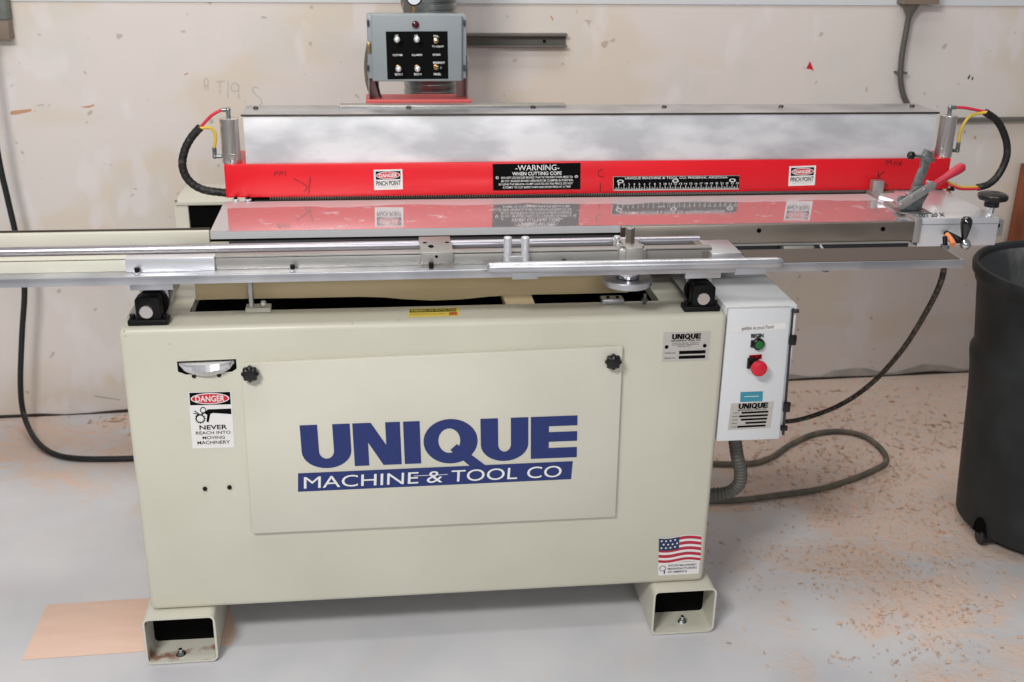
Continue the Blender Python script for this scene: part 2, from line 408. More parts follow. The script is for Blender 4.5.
def unique_logo(sh, x0, v0, x1, v1, m, layer=1, shear=0.0):
    # block capitals drawn in a 900 x 135 frame
    def T(u, v): return (x0 + (x1 - x0) * u / 887 + shear * (135 - v) / 135, v0 + (v1 - v0) * v / 135)
    def strip(A, B):
        for i in range(len(A) - 1): sh.poly([T(*A[i]), T(*A[i + 1]), T(*B[i + 1]), T(*B[i])], m, layer)
    def U(xa, xb):
        wv = (xb - xa); st = 56; cx = (xa + xb) / 2
        A = [(xa, 0)]; B = [(xa + st, 0)]
        for k in range(17):
            a = PI - PI * k / 16
            A.append((cx + wv / 2 * math.cos(a), 84 + 54 * math.sin(a))); B.append((cx + (wv / 2 - st) * math.cos(a), 84 + 24 * math.sin(a)))
        A.append((xb, 0)); B.append((xb - st, 0)); strip(A, B)
    U(0, 160)
    sh.poly([T(168, 0), T(215, 0), T(215, 135), T(168, 135)], m, layer)
    sh.poly([T(273, 0), T(320, 0), T(320, 135), T(273, 135)], m, layer)
    sh.poly([T(215, 0), T(227, 0), T(273, 72), T(273, 135), T(261, 135), T(215, 62)], m, layer)
    sh.poly([T(330, 0), T(383, 0), T(383, 135), T(330, 135)], m, layer)
    A = []; B = []
    for k in range(37):
        a = 2 * PI * k / 36
        A.append((480 + 87 * math.cos(a), 68 + 71 * math.sin(a))); B.append((476 + 35 * math.cos(a), 66 + 39 * math.sin(a)))
    strip(A, B)
    sh.poly([T(478, 96), T(500, 78), T(600, 156), T(548, 156)], m, layer + 0.2)
    U(577, 730)
    sh.poly([T(738, 0), T(796, 0), T(796, 135), T(738, 135)], m, layer)
    for va, vb in ((0, 32), (51, 82), (102, 135)): sh.poly([T(796, va), T(887, va), T(887, vb), T(796, vb)], m, layer)

# ================================================================== the setting
wd_len = 7.0
ang = math.atan(WK)
mb = MB()
def Wp(x, z, off=0.0): return Vector((x, WY + WK * x - off, z))
mb.prism([Wp(-2.6, 0), Wp(3.6, 0), Wp(3.6, 3.2), Wp(-2.6, 3.2)], (0, 0.1, 0), 'wall')
sh = Sheet(mb, PW(0, 0), PW(1024, 0), PW(0, 682), 1024, 682, 0.0004)
class WS:   # marks on the wall, measured point by point
    def poly(s, pts, m, l=0): mb.add([PW(a, b, 0.0006 + 0.0004 * l) for a, b in pts], [list(range(len(pts)))], m)
    def line(s, pts, wd, m):
        for (a, b), (c, d) in zip(pts, pts[1:]):
            L = math.hypot(c - a, d - b) or 1; nx, ny = -(d - b) / L * wd / 2, (c - a) / L * wd / 2
            s.poly([(a + nx, b + ny), (c + nx, d + ny), (c - nx, d - ny), (a - nx, b - ny)], m)
ws = WS()
ws.poly([(11, 111), (20, 110), (31, 109), (32, 111), (24, 113), (13, 115), (10, 114)], 'wall_scuff')
ws.poly([(37, 105), (44, 104), (44, 105.3), (37, 106)], 'pencil')
ws.poly([(80, 107), (92, 105), (94, 103.5), (94, 106), (88, 108)], 'wall_scuff')
ws.line([(84, 71), (86, 74)], 1.6, 'pencil'); ws.line([(184, 75), (188, 73)], 1.2, 'wall_scuff')
for l in ([(205, 90), (204, 80), (206, 78), (208, 80), (208, 90)], [(204, 86), (208, 86)], [(216, 82), (225, 81)], [(220, 82), (220, 94)], [(228, 80), (228, 98)],
          [(238, 86), (236, 83), (232, 84), (231, 89), (234, 92), (238, 90)], [(238.5, 84), (239, 99)], [(244, 101), (245.5, 102)],
          [(259, 88), (254, 87), (252, 90), (256, 95), (261, 99), (262, 103), (259, 106)]):
    ws.line(l, 0.8, 'pencil')
ws.poly([(806, 69), (808, 65), (810, 61), (812, 66), (814, 71), (810, 69)], 'danger_red')
ws.line([(551, 16), (553, 20)], 1.6, 'wall_scuff'); ws.line([(968, 79), (970, 75)], 1.6, 'wall_dark'); ws.line([(972, 80), (973, 77)], 1.4, 'wall_dark')
ws.poly([(974, 136), (976, 136), (976, 139), (974, 139)], 'wall_scuff')
ws.line([(94, 396), (120, 400)], 0.9, 'wall_grey')
for k in range(26):
    a, b = random.uniform(20, 1010), random.uniform(6, 380)
    ws.line([(a, b), (a + random.uniform(-2, 3), b + random.uniform(-1, 2))], random.uniform(0.7, 1.5), random.choice(['wall_scuff', 'pencil', 'pencil']))
mb.build('wall_back', kind='structure')
mb = MB(); mb.box(-2.6, 3.6, -4.5, 1.6, -0.08, 0.0, 'floor'); mb.build('floor', kind='structure')
# dark gap and grey filler along the foot of the wall
mb = MB(); n = 60; A = []
for k in range(n + 1):
    x = -1.2 + 4.2 * k / n; A.append((x, 0.004 + 0.006 * random.random() + 0.004 * math.sin(k)))
for (x, h), (x2, h2) in zip(A, A[1:]):
    mb.add([Wp(x, 0, .004), Wp(x2, 0, .004), Wp(x2, h2, .004), Wp(x, h, .004), Wp(x, h, 0), Wp(x2, h2, 0)], [[0, 1, 2, 3], [3, 2, 5, 4]], 'wall_dark')
mb.build('trim_1', kind='structure')
mb = MB(); prev = None
for k in range(70):
    x = 0.0 + 2.9 * k / 69; h = 0.022 + 0.012 * math.sin(k * 0.9) + 0.010 * random.random()
    if x < 0.25: h = 0.018
    if prev: mb.add([Wp(prev[0], .004, .003), Wp(x, .004, .003), Wp(x, h, .003), Wp(prev[0], prev[1], .003), Wp(prev[0], prev[1], 0), Wp(x, h, 0)], [[0, 1, 2, 3], [3, 2, 5, 4]], 'wall_grey')
    prev = (x, h)
mb.build('baseboard_back', kind='structure')
# moulding along the top of the picture
mb = MB(); a = PW(60, 1.2); b = PW(900, 1.2)
mb.prism([Vector((a.x - 1, WY + WK * (a.x - 1), a.z)), Vector((b.x + .6, WY + WK * (b.x + .6), a.z)), Vector((b.x + .6, WY + WK * (b.x + .6), a.z + .05)), Vector((a.x - 1, WY + WK * (a.x - 1), a.z + .05))], (0, -0.004, 0), 'white_enamel')
mb.build('trim_2', kind='structure')

# ================================================================== the machine
M = thing('woodworking_machine', 'large cream and red machine with steel table and blue lettering, standing on tube feet',
          'machine', (0.6, 0.3, 0.0))
ZB, ZT = 0.118, 0.758
# ---- cabinet with an open top
mb = MB(); bm = bmesh.new()
X0, X1, Y0, Y1 = -0.005, 1.2, 0.0, 0.60
o8 = [bm.verts.new(p) for p in [(X0, Y0, ZB), (X1, Y0, ZB), (X1, Y1, ZB), (X0, Y1, ZB), (X0, Y0, ZT), (X1, Y0, ZT), (X1, Y1, ZT), (X0, Y1, ZT)]]
ix0, ix1, iy0, iy1 = 0.118, 1.078, 0.088, 0.50
i4 = [bm.verts.new(p) for p in [(ix0, iy0, ZT), (ix1, iy0, ZT), (ix1, iy1, ZT), (ix0, iy1, ZT)]]
for q in ((0, 1, 5, 4), (1, 2, 6, 5), (2, 3, 7, 6), (3, 0, 4, 7), (3, 2, 1, 0)): bm.faces.new([o8[k] for k in q])
for k in range(4):
    k2 = (k + 1) % 4; bm.faces.new([o8[4 + k], o8[4 + k2], i4[k2], i4[k]])
bm.edges.ensure_lookup_table()
oe = [e for e in bm.edges if all(v in o8 for v in e.verts)]
bmesh.ops.bevel(bm, geom=oe, offset=0.013, segments=4, affect='EDGES', profile=0.5)
mb.frombm(bm, 'cream_paint')
ia = [(ix0, iy0), (ix1, iy0), (ix1, iy1), (ix0, iy1)]
vs = [(a, b, ZT - .0005) for a, b in ia] + [(a, b, ZT - .02) for a, b in ia]
mb.add(vs, [[k, (k + 1) % 4, 4 + (k + 1) % 4, 4 + k] for k in range(4)], 'cream_paint')
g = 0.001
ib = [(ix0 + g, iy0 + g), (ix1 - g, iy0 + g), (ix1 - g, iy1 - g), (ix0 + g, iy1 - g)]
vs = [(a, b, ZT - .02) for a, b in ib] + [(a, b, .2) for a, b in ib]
mb.add(vs, [[k, (k + 1) % 4, 4 + (k + 1) % 4, 4 + k] for k in range(4)] + [[4, 5, 6, 7]], 'interior_black')  # inner walls coloured black in place of the shade inside the cabinet
# chips in the paint along the rim
for (px, py) in ((124, 331), (125, 336), (170, 344), (352, 323), (398, 320)):
    c = PY(px, py, -.0003); mb.add([c + Vector((.0015 * math.cos(a), 0, .001 * math.sin(a))) for a in [k * PI / 3 for k in range(6)]], [list(range(6))], 'brass')
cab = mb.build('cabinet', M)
# side bulge seen past the left edge
mb = MB(); mb.box(-0.012, 0.0, 0.06, 0.42, 0.42, 0.66, 'cream_paint', 0.004); mb.build('side_cover', M)
# ---- feet
def rrect(x0, x1, z0, z1, r, n=4):
    P = []
    for cx, cz, a0 in ((x1 - r, z1 - r, 0), (x0 + r, z1 - r, 90), (x0 + r, z0 + r, 180), (x1 - r, z0 + r, 270)):
        for k in range(n + 1):
            a = math.radians(a0 + 90 * k / n); P.append((cx + r * math.cos(a), cz + r * math.sin(a)))
    return P
for x0, x1, bx in ((-0.0186, 0.131, 181), (1.08, 1.2242, 682)):
    mb = MB(); z0, z1, t = 0.0024, ZB - 0.0005, 0.0045
    A = rrect(x0, x1, z0, z1, .014); B = rrect(x0 + t, x1 - t, z0 + t, z1 - t, .009); n = len(A); yf, yb = -0.0270, 0.60
    vs = [(a, yf, b) for a, b in A] + [(a, yf, b) for a, b in B] + [(a, yb, b) for a, b in A] + [(a, yb, b) for a, b in B]
    fo = [[k, (k + 1) % n, n + (k + 1) % n, n + k] for k in range(n)] + [[k, (k + 1) % n, 2 * n + (k + 1) % n, 2 * n + k] for k in range(n)]
    mb.add(vs, fo, 'cream_paint_light')
    dirt = 'cream_dirty' if x0 < 0 else 'cream_paint_light'
    vin = [(a, yf, b) for a, b in B] + [(a, yb, b) for a, b in B]
    fi = []
    mb.add(vin, [[k, (k + 1) % n, n + (k + 1) % n, n + k] for k in range(n)], dirt)
    mb.box(x0 + t, x1 - t, .050, .055, z0 + t, z1 - t, 'interior_black')  # added black plate, stands for the deep shade inside the tube
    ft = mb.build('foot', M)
    mb = MB(); c = PZ(bx, 655 if bx < 300 else 622, z0 + t); zz = z0 + t
    mb.lathe((c.x, c.y, zz), (0, 0, 1), [(.010, 0), (.010, .002)], 'chrome', 20)
    mb.lathe((c.x, c.y, zz + .002), (0, 0, 1), [(.0075, 0), (.0075, .007)], 'zinc_casting', 6)
    mb.cyl((c.x, c.y, zz + .009), (c.x, c.y, zz + .016), .0042, 'chrome', 12)
    mb.build('anchor_bolt', ft)
    mb = MB(); mb.box(x0 + .008, x1 - .004, -.020, .012, 0.0, .0022, 'black_plastic', .0008); mb.build('rubber_pad', ft)
mb = MB(); mb.box(.14, 1.07, .20, .58, .006, ZB - .0005, 'interior_black', .003); mb.build('underside_shade', M, label='black box added for the shade between the feet')  # added black box, stands for the shade under the cabinet
# ---- access panel with the lettering
mb = MB(); ya = -0.011
mb.prism([PY(241, 364, ya), PY(623, 346.5, ya), PY(615.5, 517, ya), PY(252, 534, ya)], (0, -ya, 0), 'cream_paint_light', 0.0022)
ap = mb.build('access_panel', M)
mb = MB(); sh = sheetY(mb, (299.5, 425.2), (577.5, 415.2), (303, 468), 887, 135, ya)
unique_logo(sh, 0, 0, 887, 135, 'blue_ink', 1)
sh = sheetY(mb, (298, 473.2), (572.8, 461), (298, 491.6), 880, 58, ya)
sh.rect(0, 0, 880, 58, 'blue_ink', 1)
for t, a, b in (('MACHINE', 19, 387), ('&', 414, 465), ('TOOL', 493, 705), ('CO', 736, 847)): sh.text(t, a, 12, b, 49, 'white_ink', 2, 0.0)
sh.line([(372, 24), (480, 24)], 1.6, 'white_ink', 3)
mb.build('brand_lettering', ap)
for px, py in ((250, 374), (613.5, 362)):
    c = PY(px, py, ya - .012); mb = MB()
    mb.cyl((c.x, 0, c.z), (c.x, ya - .010, c.z), .006, 'black_plastic')
    mb.lathe((c.x, ya - .004, c.z), (0, -1, 0), [(.012, 0), (.0155, .003), (.0165, .008), (.0150, .013), (.011, .016), (.003, .0165)], 'black_plastic', 56, 8, .08)
    mb.build('star_knob', ap)
mb = MB()
for pts in ([(302, 512), (304, 518)], ): pass
# ---- cup pull in its slot
mb = MB(); sh = sheetY(mb, (177, 361.5), (236, 359), (178, 372), 59, 11, 0.0)
sh.poly([(0, 0), (59, 0), (59, 10), (54, 13), (8, 14), (0, 10.5)], 'interior_black', 0)
P0 = []
for k in range(13):
    u = 2 + 55 * k / 12; P0.append((u, 1.5 + 0.0)); 
A = [(2 + 55 * k / 12, 1.2) for k in range(13)]; B = [(2 + 55 * k / 12, 4 + 10.5 * math.sin(PI * k / 12) ** 0.55) for k in range(13)]
for k in range(12):
    a, b, c, d = sh.p(*A[k]), sh.p(*A[k + 1]), sh.p(*B[k + 1]), sh.p(*B[k])
    o1 = Vector((0, -.016 * math.sin(PI * k / 12) ** .6 - .002, 0)); o2 = Vector((0, -.016 * math.sin(PI * (k + 1) / 12) ** .6 - .002, 0))
    mb.add([a + o1, b + o2, (b + c) / 2 + o2 * 1.25, (a + d) / 2 + o1 * 1.25, c + o2 * .5, d + o1 * .5], [[0, 1, 2, 3], [3, 2, 4, 5]], 'pull_metal')
    mb.add([a + o1, b + o2, b, a], [[0, 1, 2, 3]], 'pull_metal')
    mb.add([d + o1 * .5, c + o2 * .5, c, d], [[0, 1, 2, 3]], 'pull_metal')
for px, py in ((194, 376), (219, 375)):
    c = PY(px, py, 0); mb.ball(c, .0045, 'black_iron', 12)
pull = mb.build('cup_pull', M, sharp=60)
for px, py in ((205, 488.5), (229.5, 487)):
    mb = MB(); c = PY(px, py, 0); mb.lathe(c, (0, -1, 0), [(.0045, 0), (.0045, .003), (.003, .005)], 'black_iron', 14)
    mb.build('screw', M)
# ---- danger label on the cabinet
mb = MB(); sh = sheetY(mb, (188.3, 392), (231, 391), (192.5, 448.5), 370, 480, 0.0)
sh.rect(0, 0, 370, 480, 'label_white', 0)
sh.rect(8, 6, 362, 112, 'black_ink', 1); sh.ell(185, 58, 168, 47, 'label_white', 2); sh.ell(185, 58, 158, 39, 'danger_red', 3)
sh.text('DANGER', 58, 32, 312, 84, 'label_white', 4, .02)
sh.ring(118, 156, 27, 27, .72, 'black_ink', 1); sh.ring(88, 228, 40, 36, .76, 'black_ink', 1)
for k in range(12):
    a = 2 * PI * k / 12; sh.line([(88 + 36 * math.cos(a), 228 + 33 * math.sin(a)), (88 + 48 * math.cos(a), 228 + 43 * math.sin(a))], 7, 'black_ink', 1)
sh.line([(42, 160), (80, 190)], 8, 'black_ink', 1); sh.line([(30, 180), (80, 190), (48, 205)], 6, 'black_ink', 1)
sh.poly([(160, 150), (362, 148), (362, 196), (200, 182), (178, 190), (160, 260), (140, 256), (150, 196), (130, 184), (96, 196), (100, 184), (140, 166)], 'black_ink', 1)
sh.text('NEVER', 75, 284, 318, 322, 'black_ink', 1, .02)
sh.text('REACH INTO', 40, 336, 345, 362, 'black_ink', 1, .008)
sh.text('MOVING', 96, 378, 292, 404, 'black_ink', 1, .008)
sh.text('MACHINERY', 48, 418, 334, 446, 'black_ink', 1, .008)
mb.build('danger_label', M, label='white, red and black DANGER sticker about moving machinery')
# ---- rating plate
mb = MB(); sh = sheetY(mb, (663.5, 332.5), (710.5, 331), (661.5, 361.5), 540, 340, 0.0)
sh.plate(0, 0, 540, 340, 'label_silver', .001)
unique_logo(sh, 100, 20, 430, 82, 'black_ink', 1)
sh.text('MACHINE & TOOL CO', 95, 90, 430, 108, 'black_ink', 1, .02)
for k, t in enumerate(('4232 E MAGNOLIA STREET', 'PHOENIX, ARIZONA 85034', '602-470-1911')):
    sh.text('PHOENIX ARIZONA' if k == 1 else 'MACHINE TOOL', 110 + 70 * (k == 2), 122 + k * 20, 420 - 90 * (k == 2), 134 + k * 20, 'seam_dark', 1)
for a in (45, 485): sh.ell(a, 168, 22, 22, 'black_ink', 1)
sh.text('MODEL NO.', 30, 232, 158, 248, 'seam_dark', 1); sh.text('SERIAL NO.', 30, 292, 158, 308, 'seam_dark', 1)
sh.rect(195, 220, 500, 258, 'black_ink', 1); sh.rect(195, 278, 500, 314, 'black_ink', 1)
mb.build('rating_plate', M, label='small silver maker plate with two blacked-out lines')
# ---- flag sticker
mb = MB(); sh = sheetY(mb, (659, 537), (701.5, 535), (658, 575.5), 360, 330, 0.0)
sh.rect(0, 226, 350, 330, 'label_white', 0)
def wave(u): return 10 * math.sin(u / 360 * 2 * PI + 0.4)
def band(u0, u1, v0, v1, m, l):
    n = 14
    for k in range(n):
        a = u0 + (u1 - u0) * k / n; b = u0 + (u1 - u0) * (k + 1) / n
        sh.poly([(a, v0 + wave(a)), (b, v0 + wave(b)), (b, v1 + wave(b)), (a, v1 + wave(a))], m, l)
band(0, 360, 0, 226, 'label_white', 0.3)
for k in range(5): band(170 if k < 2 else 0, 360, 8 + k * 46, 34 + k * 46 if k < 4 else 214, 'flag_red', 1)
band(0, 172, 6, 110, 'flag_blue', 2)
for r in range(3):
    for k in range(4): sh.ell(22 + k * 38 + (18 if r == 1 else 0), 26 + r * 30 + wave(30 + k * 38), 8, 7, 'label_white', 3, 8)
for k, t in enumerate(('WOOD MACHINERY', 'MANUFACTURERS', 'OF AMERICA')):
    sh.text(t, 82, 240 + k * 27, (330, 330, 250)[k], 258 + k * 27, 'seam_dark', 1, .02)
sh.ring(38, 270, 28, 24, .8, 'seam_dark', 1, 18); sh.rect(48, 288, 58, 318, 'black_ink', 1)
mb.build('flag_sticker', M, label='American flag sticker with three lines of text')
# ---- yellow sticker on the top rim
mb = MB(); sh = Sheet(mb, PZ(409, 309, ZT), PZ(459, 307.6, ZT), PZ(408, 317.5, ZT), 500, 90)
sh.rect(0, 0, 500, 90, 'yellow_label', 0); sh.rect(10, 8, 470, 42, 'black_ink', 1); sh.text('WARNING: EYE PROTECTION', 16, 12, 465, 38, 'yellow_label', 2, .02)
sh.rect(400, 50, 480, 80, 'orange_ink', 1); sh.text('READ MANUAL FIRST', 20, 54, 380, 70, 'orange_ink', 1)
mb.build('warning_label', M, label='yellow warning sticker on the top rim')

# ---- pillow blocks with their cross shafts
for px in (148, 700):
    mb = MB(); sx = PY(px, 308, .03).x; cz = 0.787
    mb.box(sx - .038, sx + .038, .012, .045, ZT, ZT + .012, 'black_iron', .003)
    out = [(sx - .021, ZT + .010), (sx + .026, ZT + .010), (sx + .026, cz + .021), (sx + .020, cz + .027), (sx - .017, cz + .027), (sx - .0215, cz + .022)]
    q = []; [q.append(p) for p in out if p not in q]
    mb.prism([Vector((a, .016, b)) for a, b in q], (0, .03, 0), 'black_iron', .002)
    pb = mb.build('pillow_block', M)
    mb = MB(); mb.cyl((sx, .008, cz), (sx, .50, cz), .0128, 'cylinder_steel', 24, bev=.001); mb.build('shaft', pb, label='round steel shaft end')
    for dx in (-.030, .030):
        mb = MB(); mb.cyl((sx + dx, .028, ZT + .012), (sx + dx, .028, ZT + .019), .0055, 'black_iron', 12); mb.build('bolt', pb)
    mb = MB()
    mb.box(sx - .022, sx + .034, .070, .20, .775, .855, 'aluminium', .003)
    mb.lathe((sx + .004, .062, cz), (0, 1, 0), [(.030, -.004), (.030, .008)], 'black_iron', 24)
    mb.build('bearing_housing', M)
    mb = MB(); mb.box(sx - (.024 if px < 300 else .044), sx + (.056 if px < 300 else .030), .004, .08, .8330, .8612, 'aluminium', .001)
    mb.build('mounting_plate', M)

# ---- bed plate, rails
zb0, zb1 = .8615, .8785
mb = MB(); mb.box(-1.0, 1.662, -.05, .043, zb0, zb1, 'aluminium', .0012); mb.build('bed_plate', M)
mb = MB(); mb.box(PY(745, 252, .0).x, 1.655, -.046, .0425, zb1 + .0002, zb1 + .0012, 'bed_shade_brown'); mb.build('bed_shade', M, label='brown sheet for the shaded bed top at the right')  # added thin sheet; shade and dark reflection on the bed put in as colour
xl = PY(126, 265, -.018).x; xm = PY(215, 263, -.018).x; xr = PY(712, 252, -.018).x
for nm, a, b, mm, dz in (('rail', -1.0, xl, 'cream_paint_light', 0), ('rail', xl, xm, 'aluminium_bright', 0), ('rail', xm, xr, 'aluminium_dull', 0)):
    mb = MB(); y = -.018
    if mm == 'aluminium_bright': mb.box(a, b, -.024, .003, zb1, .9045, mm, .001)
    else:
        mb.box(a, b, y, .004, zb1, .9000, mm, .0008); mb.box(a, b, y + .003, .003, .8995, .9025, 'seam_dark'); mb.box(a, b, y + .001, .004, .9015, .9045, mm, .0006)
    mb.build(nm, M, label={'cream_paint_light': 'cream painted left rail', 'aluminium_bright': 'bright bare aluminium rail block', 'aluminium_dull': 'dull grey rail'}[mm])
mb = MB(); mb.cyl((-1.0, .075, .8925), (xr, .075, .8925), .0088, 'polished_shaft', 24); mb.build('guide_shaft', M, label='long polished round shaft')
mb = MB(); mb.box(-1.0, xr, .045, .105, .872, .8825, 'aluminium_dull', .001); mb.build('shaft_support', M)
tl = 0.1556
mb = MB(); mb.box(-1.0, tl - .002, .19, .202, .868, .8955, 'cream_paint_light', .002); mb.build('rear_beam', M, label='cream painted long beam end')
mb = MB(); mb.box(-1.0, tl - .002, .202, .206, .880, .8985, 'dark_steel'); mb.build('edge_strip', M)
# dark under-frame below the table
mb = MB(); mb.box(.19, 1.668, .20, .56, .800, .872, 'seam_dark', .002); mb.build('under_frame', M)
mb = MB(); mb.box(.24, 1.78, .60, .70, .70, .90, 'dark_steel', .004); mb.build('rear_frame', M)
mb = MB(); mb.box(.20, 1.10, .60, .70, .1, .70, 'cream_paint', .004)
mb.build('rear_column', M)
# tan apron under the bed, with a sagging lower edge
ap_y = .11
low = [(196, 300), (230, 299), (300, 298), (360, 296.8), (385, 297.5), (405, 299.3), (432, 300.5), (460, 299.5), (490, 296.5), (520, 294.8), (575, 293.8), (628, 292.5)]
pts = [PY(a, b, ap_y) for a, b in low]; pts = pts + [Vector((pts[-1].x, ap_y, .8605)), Vector((pts[0].x, ap_y, .8605))]
mb = MB(); mb.prism(pts, (0, .012, 0), 'tan_metal'); mb.build('apron', M, label='tan metal apron with a sagging lower edge')
mb = MB(); c = PZ(336, 306, .70); a, b = PZ(504, 303, .735).x, PZ(533, 301, .735).x; mb.box(a, b, .089, .42, .722, .742, 'tan_metal', .003); mb.build('cross_strut', M)
# black socket bolts standing on the ledge
for px, py in ((138, 270), (293, 266.5), (562, 259)):
    c = PZ(px, py + 2, zb1); mb = MB(); mb.cyl((c.x, -.030, zb1), (c.x, -.030, zb1 + .002), .0066, 'aluminium_bright', 16)
    mb.cyl((c.x, -.030, zb1 + .002), (c.x, -.030, zb1 + .011), .0045, 'black_iron', 14, bev=.001); mb.build('socket_bolt', M)
# ---- stop block with slots
a = PY(421, 260, -.025).x; b = PY(453.5, 260, -.025).x
mb = MB(); mb.box(a, b, -.0255, .082, .8835, .9075, 'aluminium_dull', .0012); mb.box(a + .001, b, -.0240, .02, zb1, .884, 'steel_bar')
for px, py in ((425, 242.6), (447, 242.3)):
    c = PZ(px, py, .9078); mb.add([c + Vector((.0045 * math.cos(t), .005 * math.sin(t), 0)) for t in [k * PI / 8 for k in range(16)]], [list(range(16))], 'interior_black')
c = PZ(431, 246.3, .9078); mb.add([c + Vector((.0055 * math.cos(t), .011 * math.sin(t), 0)) for t in [k * PI / 8 for k in range(16)]], [list(range(16))], 'interior_black')
c = PY(436.5, 256.7, -.0258); mb.add([c + Vector((.003 * math.cos(t), 0, .003 * math.sin(t))) for t in [k * PI / 8 for k in range(16)]], [list(range(16))], 'interior_black')
sb = mb.build('stop_block', M)
mb = MB(); c = PZ(431, 266, zb1); mb.cyl((c.x, -.034, zb1), (c.x, -.034, .889), .0045, 'black_iron', 14); mb.build('socket_bolt', sb)
# ---- fork of two rods
mb = MB()
for px in (507.5, 525):
    c0 = PY(px, 256, -.027); c1 = PY(px + .6, 237, -.027); mb.cyl((c0.x, -.027, zb1), (c0.x, -.027, c1.z), .0078, 'aluminium_bright', 16, bev=.001)
a = PY(503, 256, -.025).x; b = PY(529, 256, -.025).x; mb.box(a, b, -.033, -.0185, .8865, .8985, 'aluminium', .0012)
mb.build('rod_fork', M)
mb = MB(); c = PY(616.5, 250, .045); mb.cyl((c.x, .045, zb1), (c.x, .045, PY(616.5, 236, .045).z), .0068, 'aluminium_bright', 16, bev=.001); mb.build('rod', M)
# ---- table
TZ = .8946
mb = MB(); mb.box(tl, 1.664, .19, .434, TZ - .0165, TZ, 'table')
mb.add([(tl, .1895, TZ - .016), (1.664, .1895, TZ - .016), (1.664, .1895, TZ - .0008), (tl, .1895, TZ - .0008)], [[0, 1, 2, 3]], 'edge_metal')
tb = mb.build('table_top', M, label='polished flat steel table plate')
x0 = PY(620, 236, .185).x
mb = MB(); mb.box(x0, 1.664, .178, .1893, TZ - .042, TZ - .0006, 'steel_bar', .0012); mb.box(x0, x0 + .030, .1775, .178, TZ - .040, TZ - .002, 'dark_steel')
mb.box(x0 + .02, 1.655, .176, .20, TZ - .047, TZ - .0425, 'aluminium_dull')
for px, py in ((759, 230.5), (883, 229)):
    c = PY(px, py, .1778); mb.lathe(c, (0, -1, 0), [(.005, 0), (.005, .0012), (.002, .0013)], 'interior_black', 14)
mb.build('front_bar', M, label='brownish steel bar along the table front')
a = PY(783.5, 248, .17); b = PY(814, 248, .17)
mb = MB(); mb.box(a.x, b.x, .168, .20, .838, .8465, 'aluminium_dull', .0008); mb.box(a.x, b.x, .166, .20, .828, .8375, 'aluminium', .0008)
c = PY(799, 250.5, .1655); mb.lathe((c.x, .166, .833), (0, -1, 0), [(.003, 0), (.003, .0008)], 'interior_black', 12); mb.build('bracket', M)
c = PY(827, 257, .08); mb = MB(); mb.cyl((c.x, .08, c.z), (c.x, .12, .862), .003, 'aluminium', 10); mb.ball(c, .0052, 'label_white', 12); mb.build('adjusting_screw', M)
c = PY(824.5, 276, -.02); mb = MB(); mb.lathe((c.x, -.02, zb0 - .011), (0, 0, 1), [(.0072, 0), (.0072, .011)], 'zinc_casting', 6); mb.build('hex_nut', M)
mb = MB(); a = PZ(708, 252, .893); b = PZ(738, 252, .893)
mb.box(a.x, b.x, -.038, .055, .8805, .8985, 'aluminium', .0012); mb.box(a.x - .014, a.x, -.02, .05, .8805, .897, 'steel_bar'); mb.build('rail_end_block', M)
for p0, p1 in ((512, 538), (735, 766)):
    a = PY(p0, 275, -.052).x; b = PY(p1, 275, -.052).x; mb = MB(); mb.box(a, b, -.052, -.02, .8575, .8700, 'edge_metal', .001); mb.build('spacer_block', M)
# ---- round pull bar
mb = MB(); a = PY(487, 267.7, -.078); b = PY(783, 262.5, -.078)
ax = b - a; L = ax.length
mb.lathe(a, ax, [(.006, 0), (.0095, .004), (.0095, .012), (.0108, .016), (.0108, L - .016), (.0096, L - .006), (.006, L - .001), (.001, L)], 'aluminium', 28)
pbar = mb.build('pull_bar', M, label='round aluminium pull bar')
mb = MB()
for px in (560, 740):
    c = PY(px, 266, -.078); mb = MB(); mb.cyl((c.x, -.070, c.z - .004), (c.x, -.045, .874), .004, 'aluminium', 12); mb.build('stud', pbar)
# ---- screw spindle with its disc
sx = PY(627, 284, 0).x
mb = MB(); mb.cyl((sx + .001, .0, .905), (sx, .0, .9415), .0095, 'steel_bar', 6, bev=.0008); mb.lathe((sx, 0, .9415), (0, 0, 1), [(.0085, 0), (.008, .0008)], 'aluminium', 16)
mb.box(sx - .026, sx + .028, -.030, .03, .8795, .9065, 'aluminium_dull', .003)
mb.box(sx - .014, sx + .020, -.036, .03, .8800, .9120, 'aluminium_dull', .002)
for dx, dy in ((-.019, -.018), (.021, -.018), (-.019, .018), (.021, .018)): mb.cyl((sx + dx, dy, .906), (sx + dx, dy, .912), .0048, 'chrome', 10)
sp = mb.build('height_spindle', M, label='dark square-topped spindle in a clamped collar')
mb = MB(); mb.cyl((sx, 0, .842), (sx, 0, .862), .024, 'chrome', 36); mb.lathe((sx, 0, .8405), (0, 0, 1), [(.0225, 0), (.0225, .0015)], 'interior_black', 36); mb.build('collar', sp)
mb = MB(); mb.lathe((sx, 0, .8265), (0, 0, 1), [(.047, 0), (.049, .0015), (.0495, .012), (.048, .014)], 'aluminium', 48)
mb.build('disc', sp, label='flat round aluminium disc')
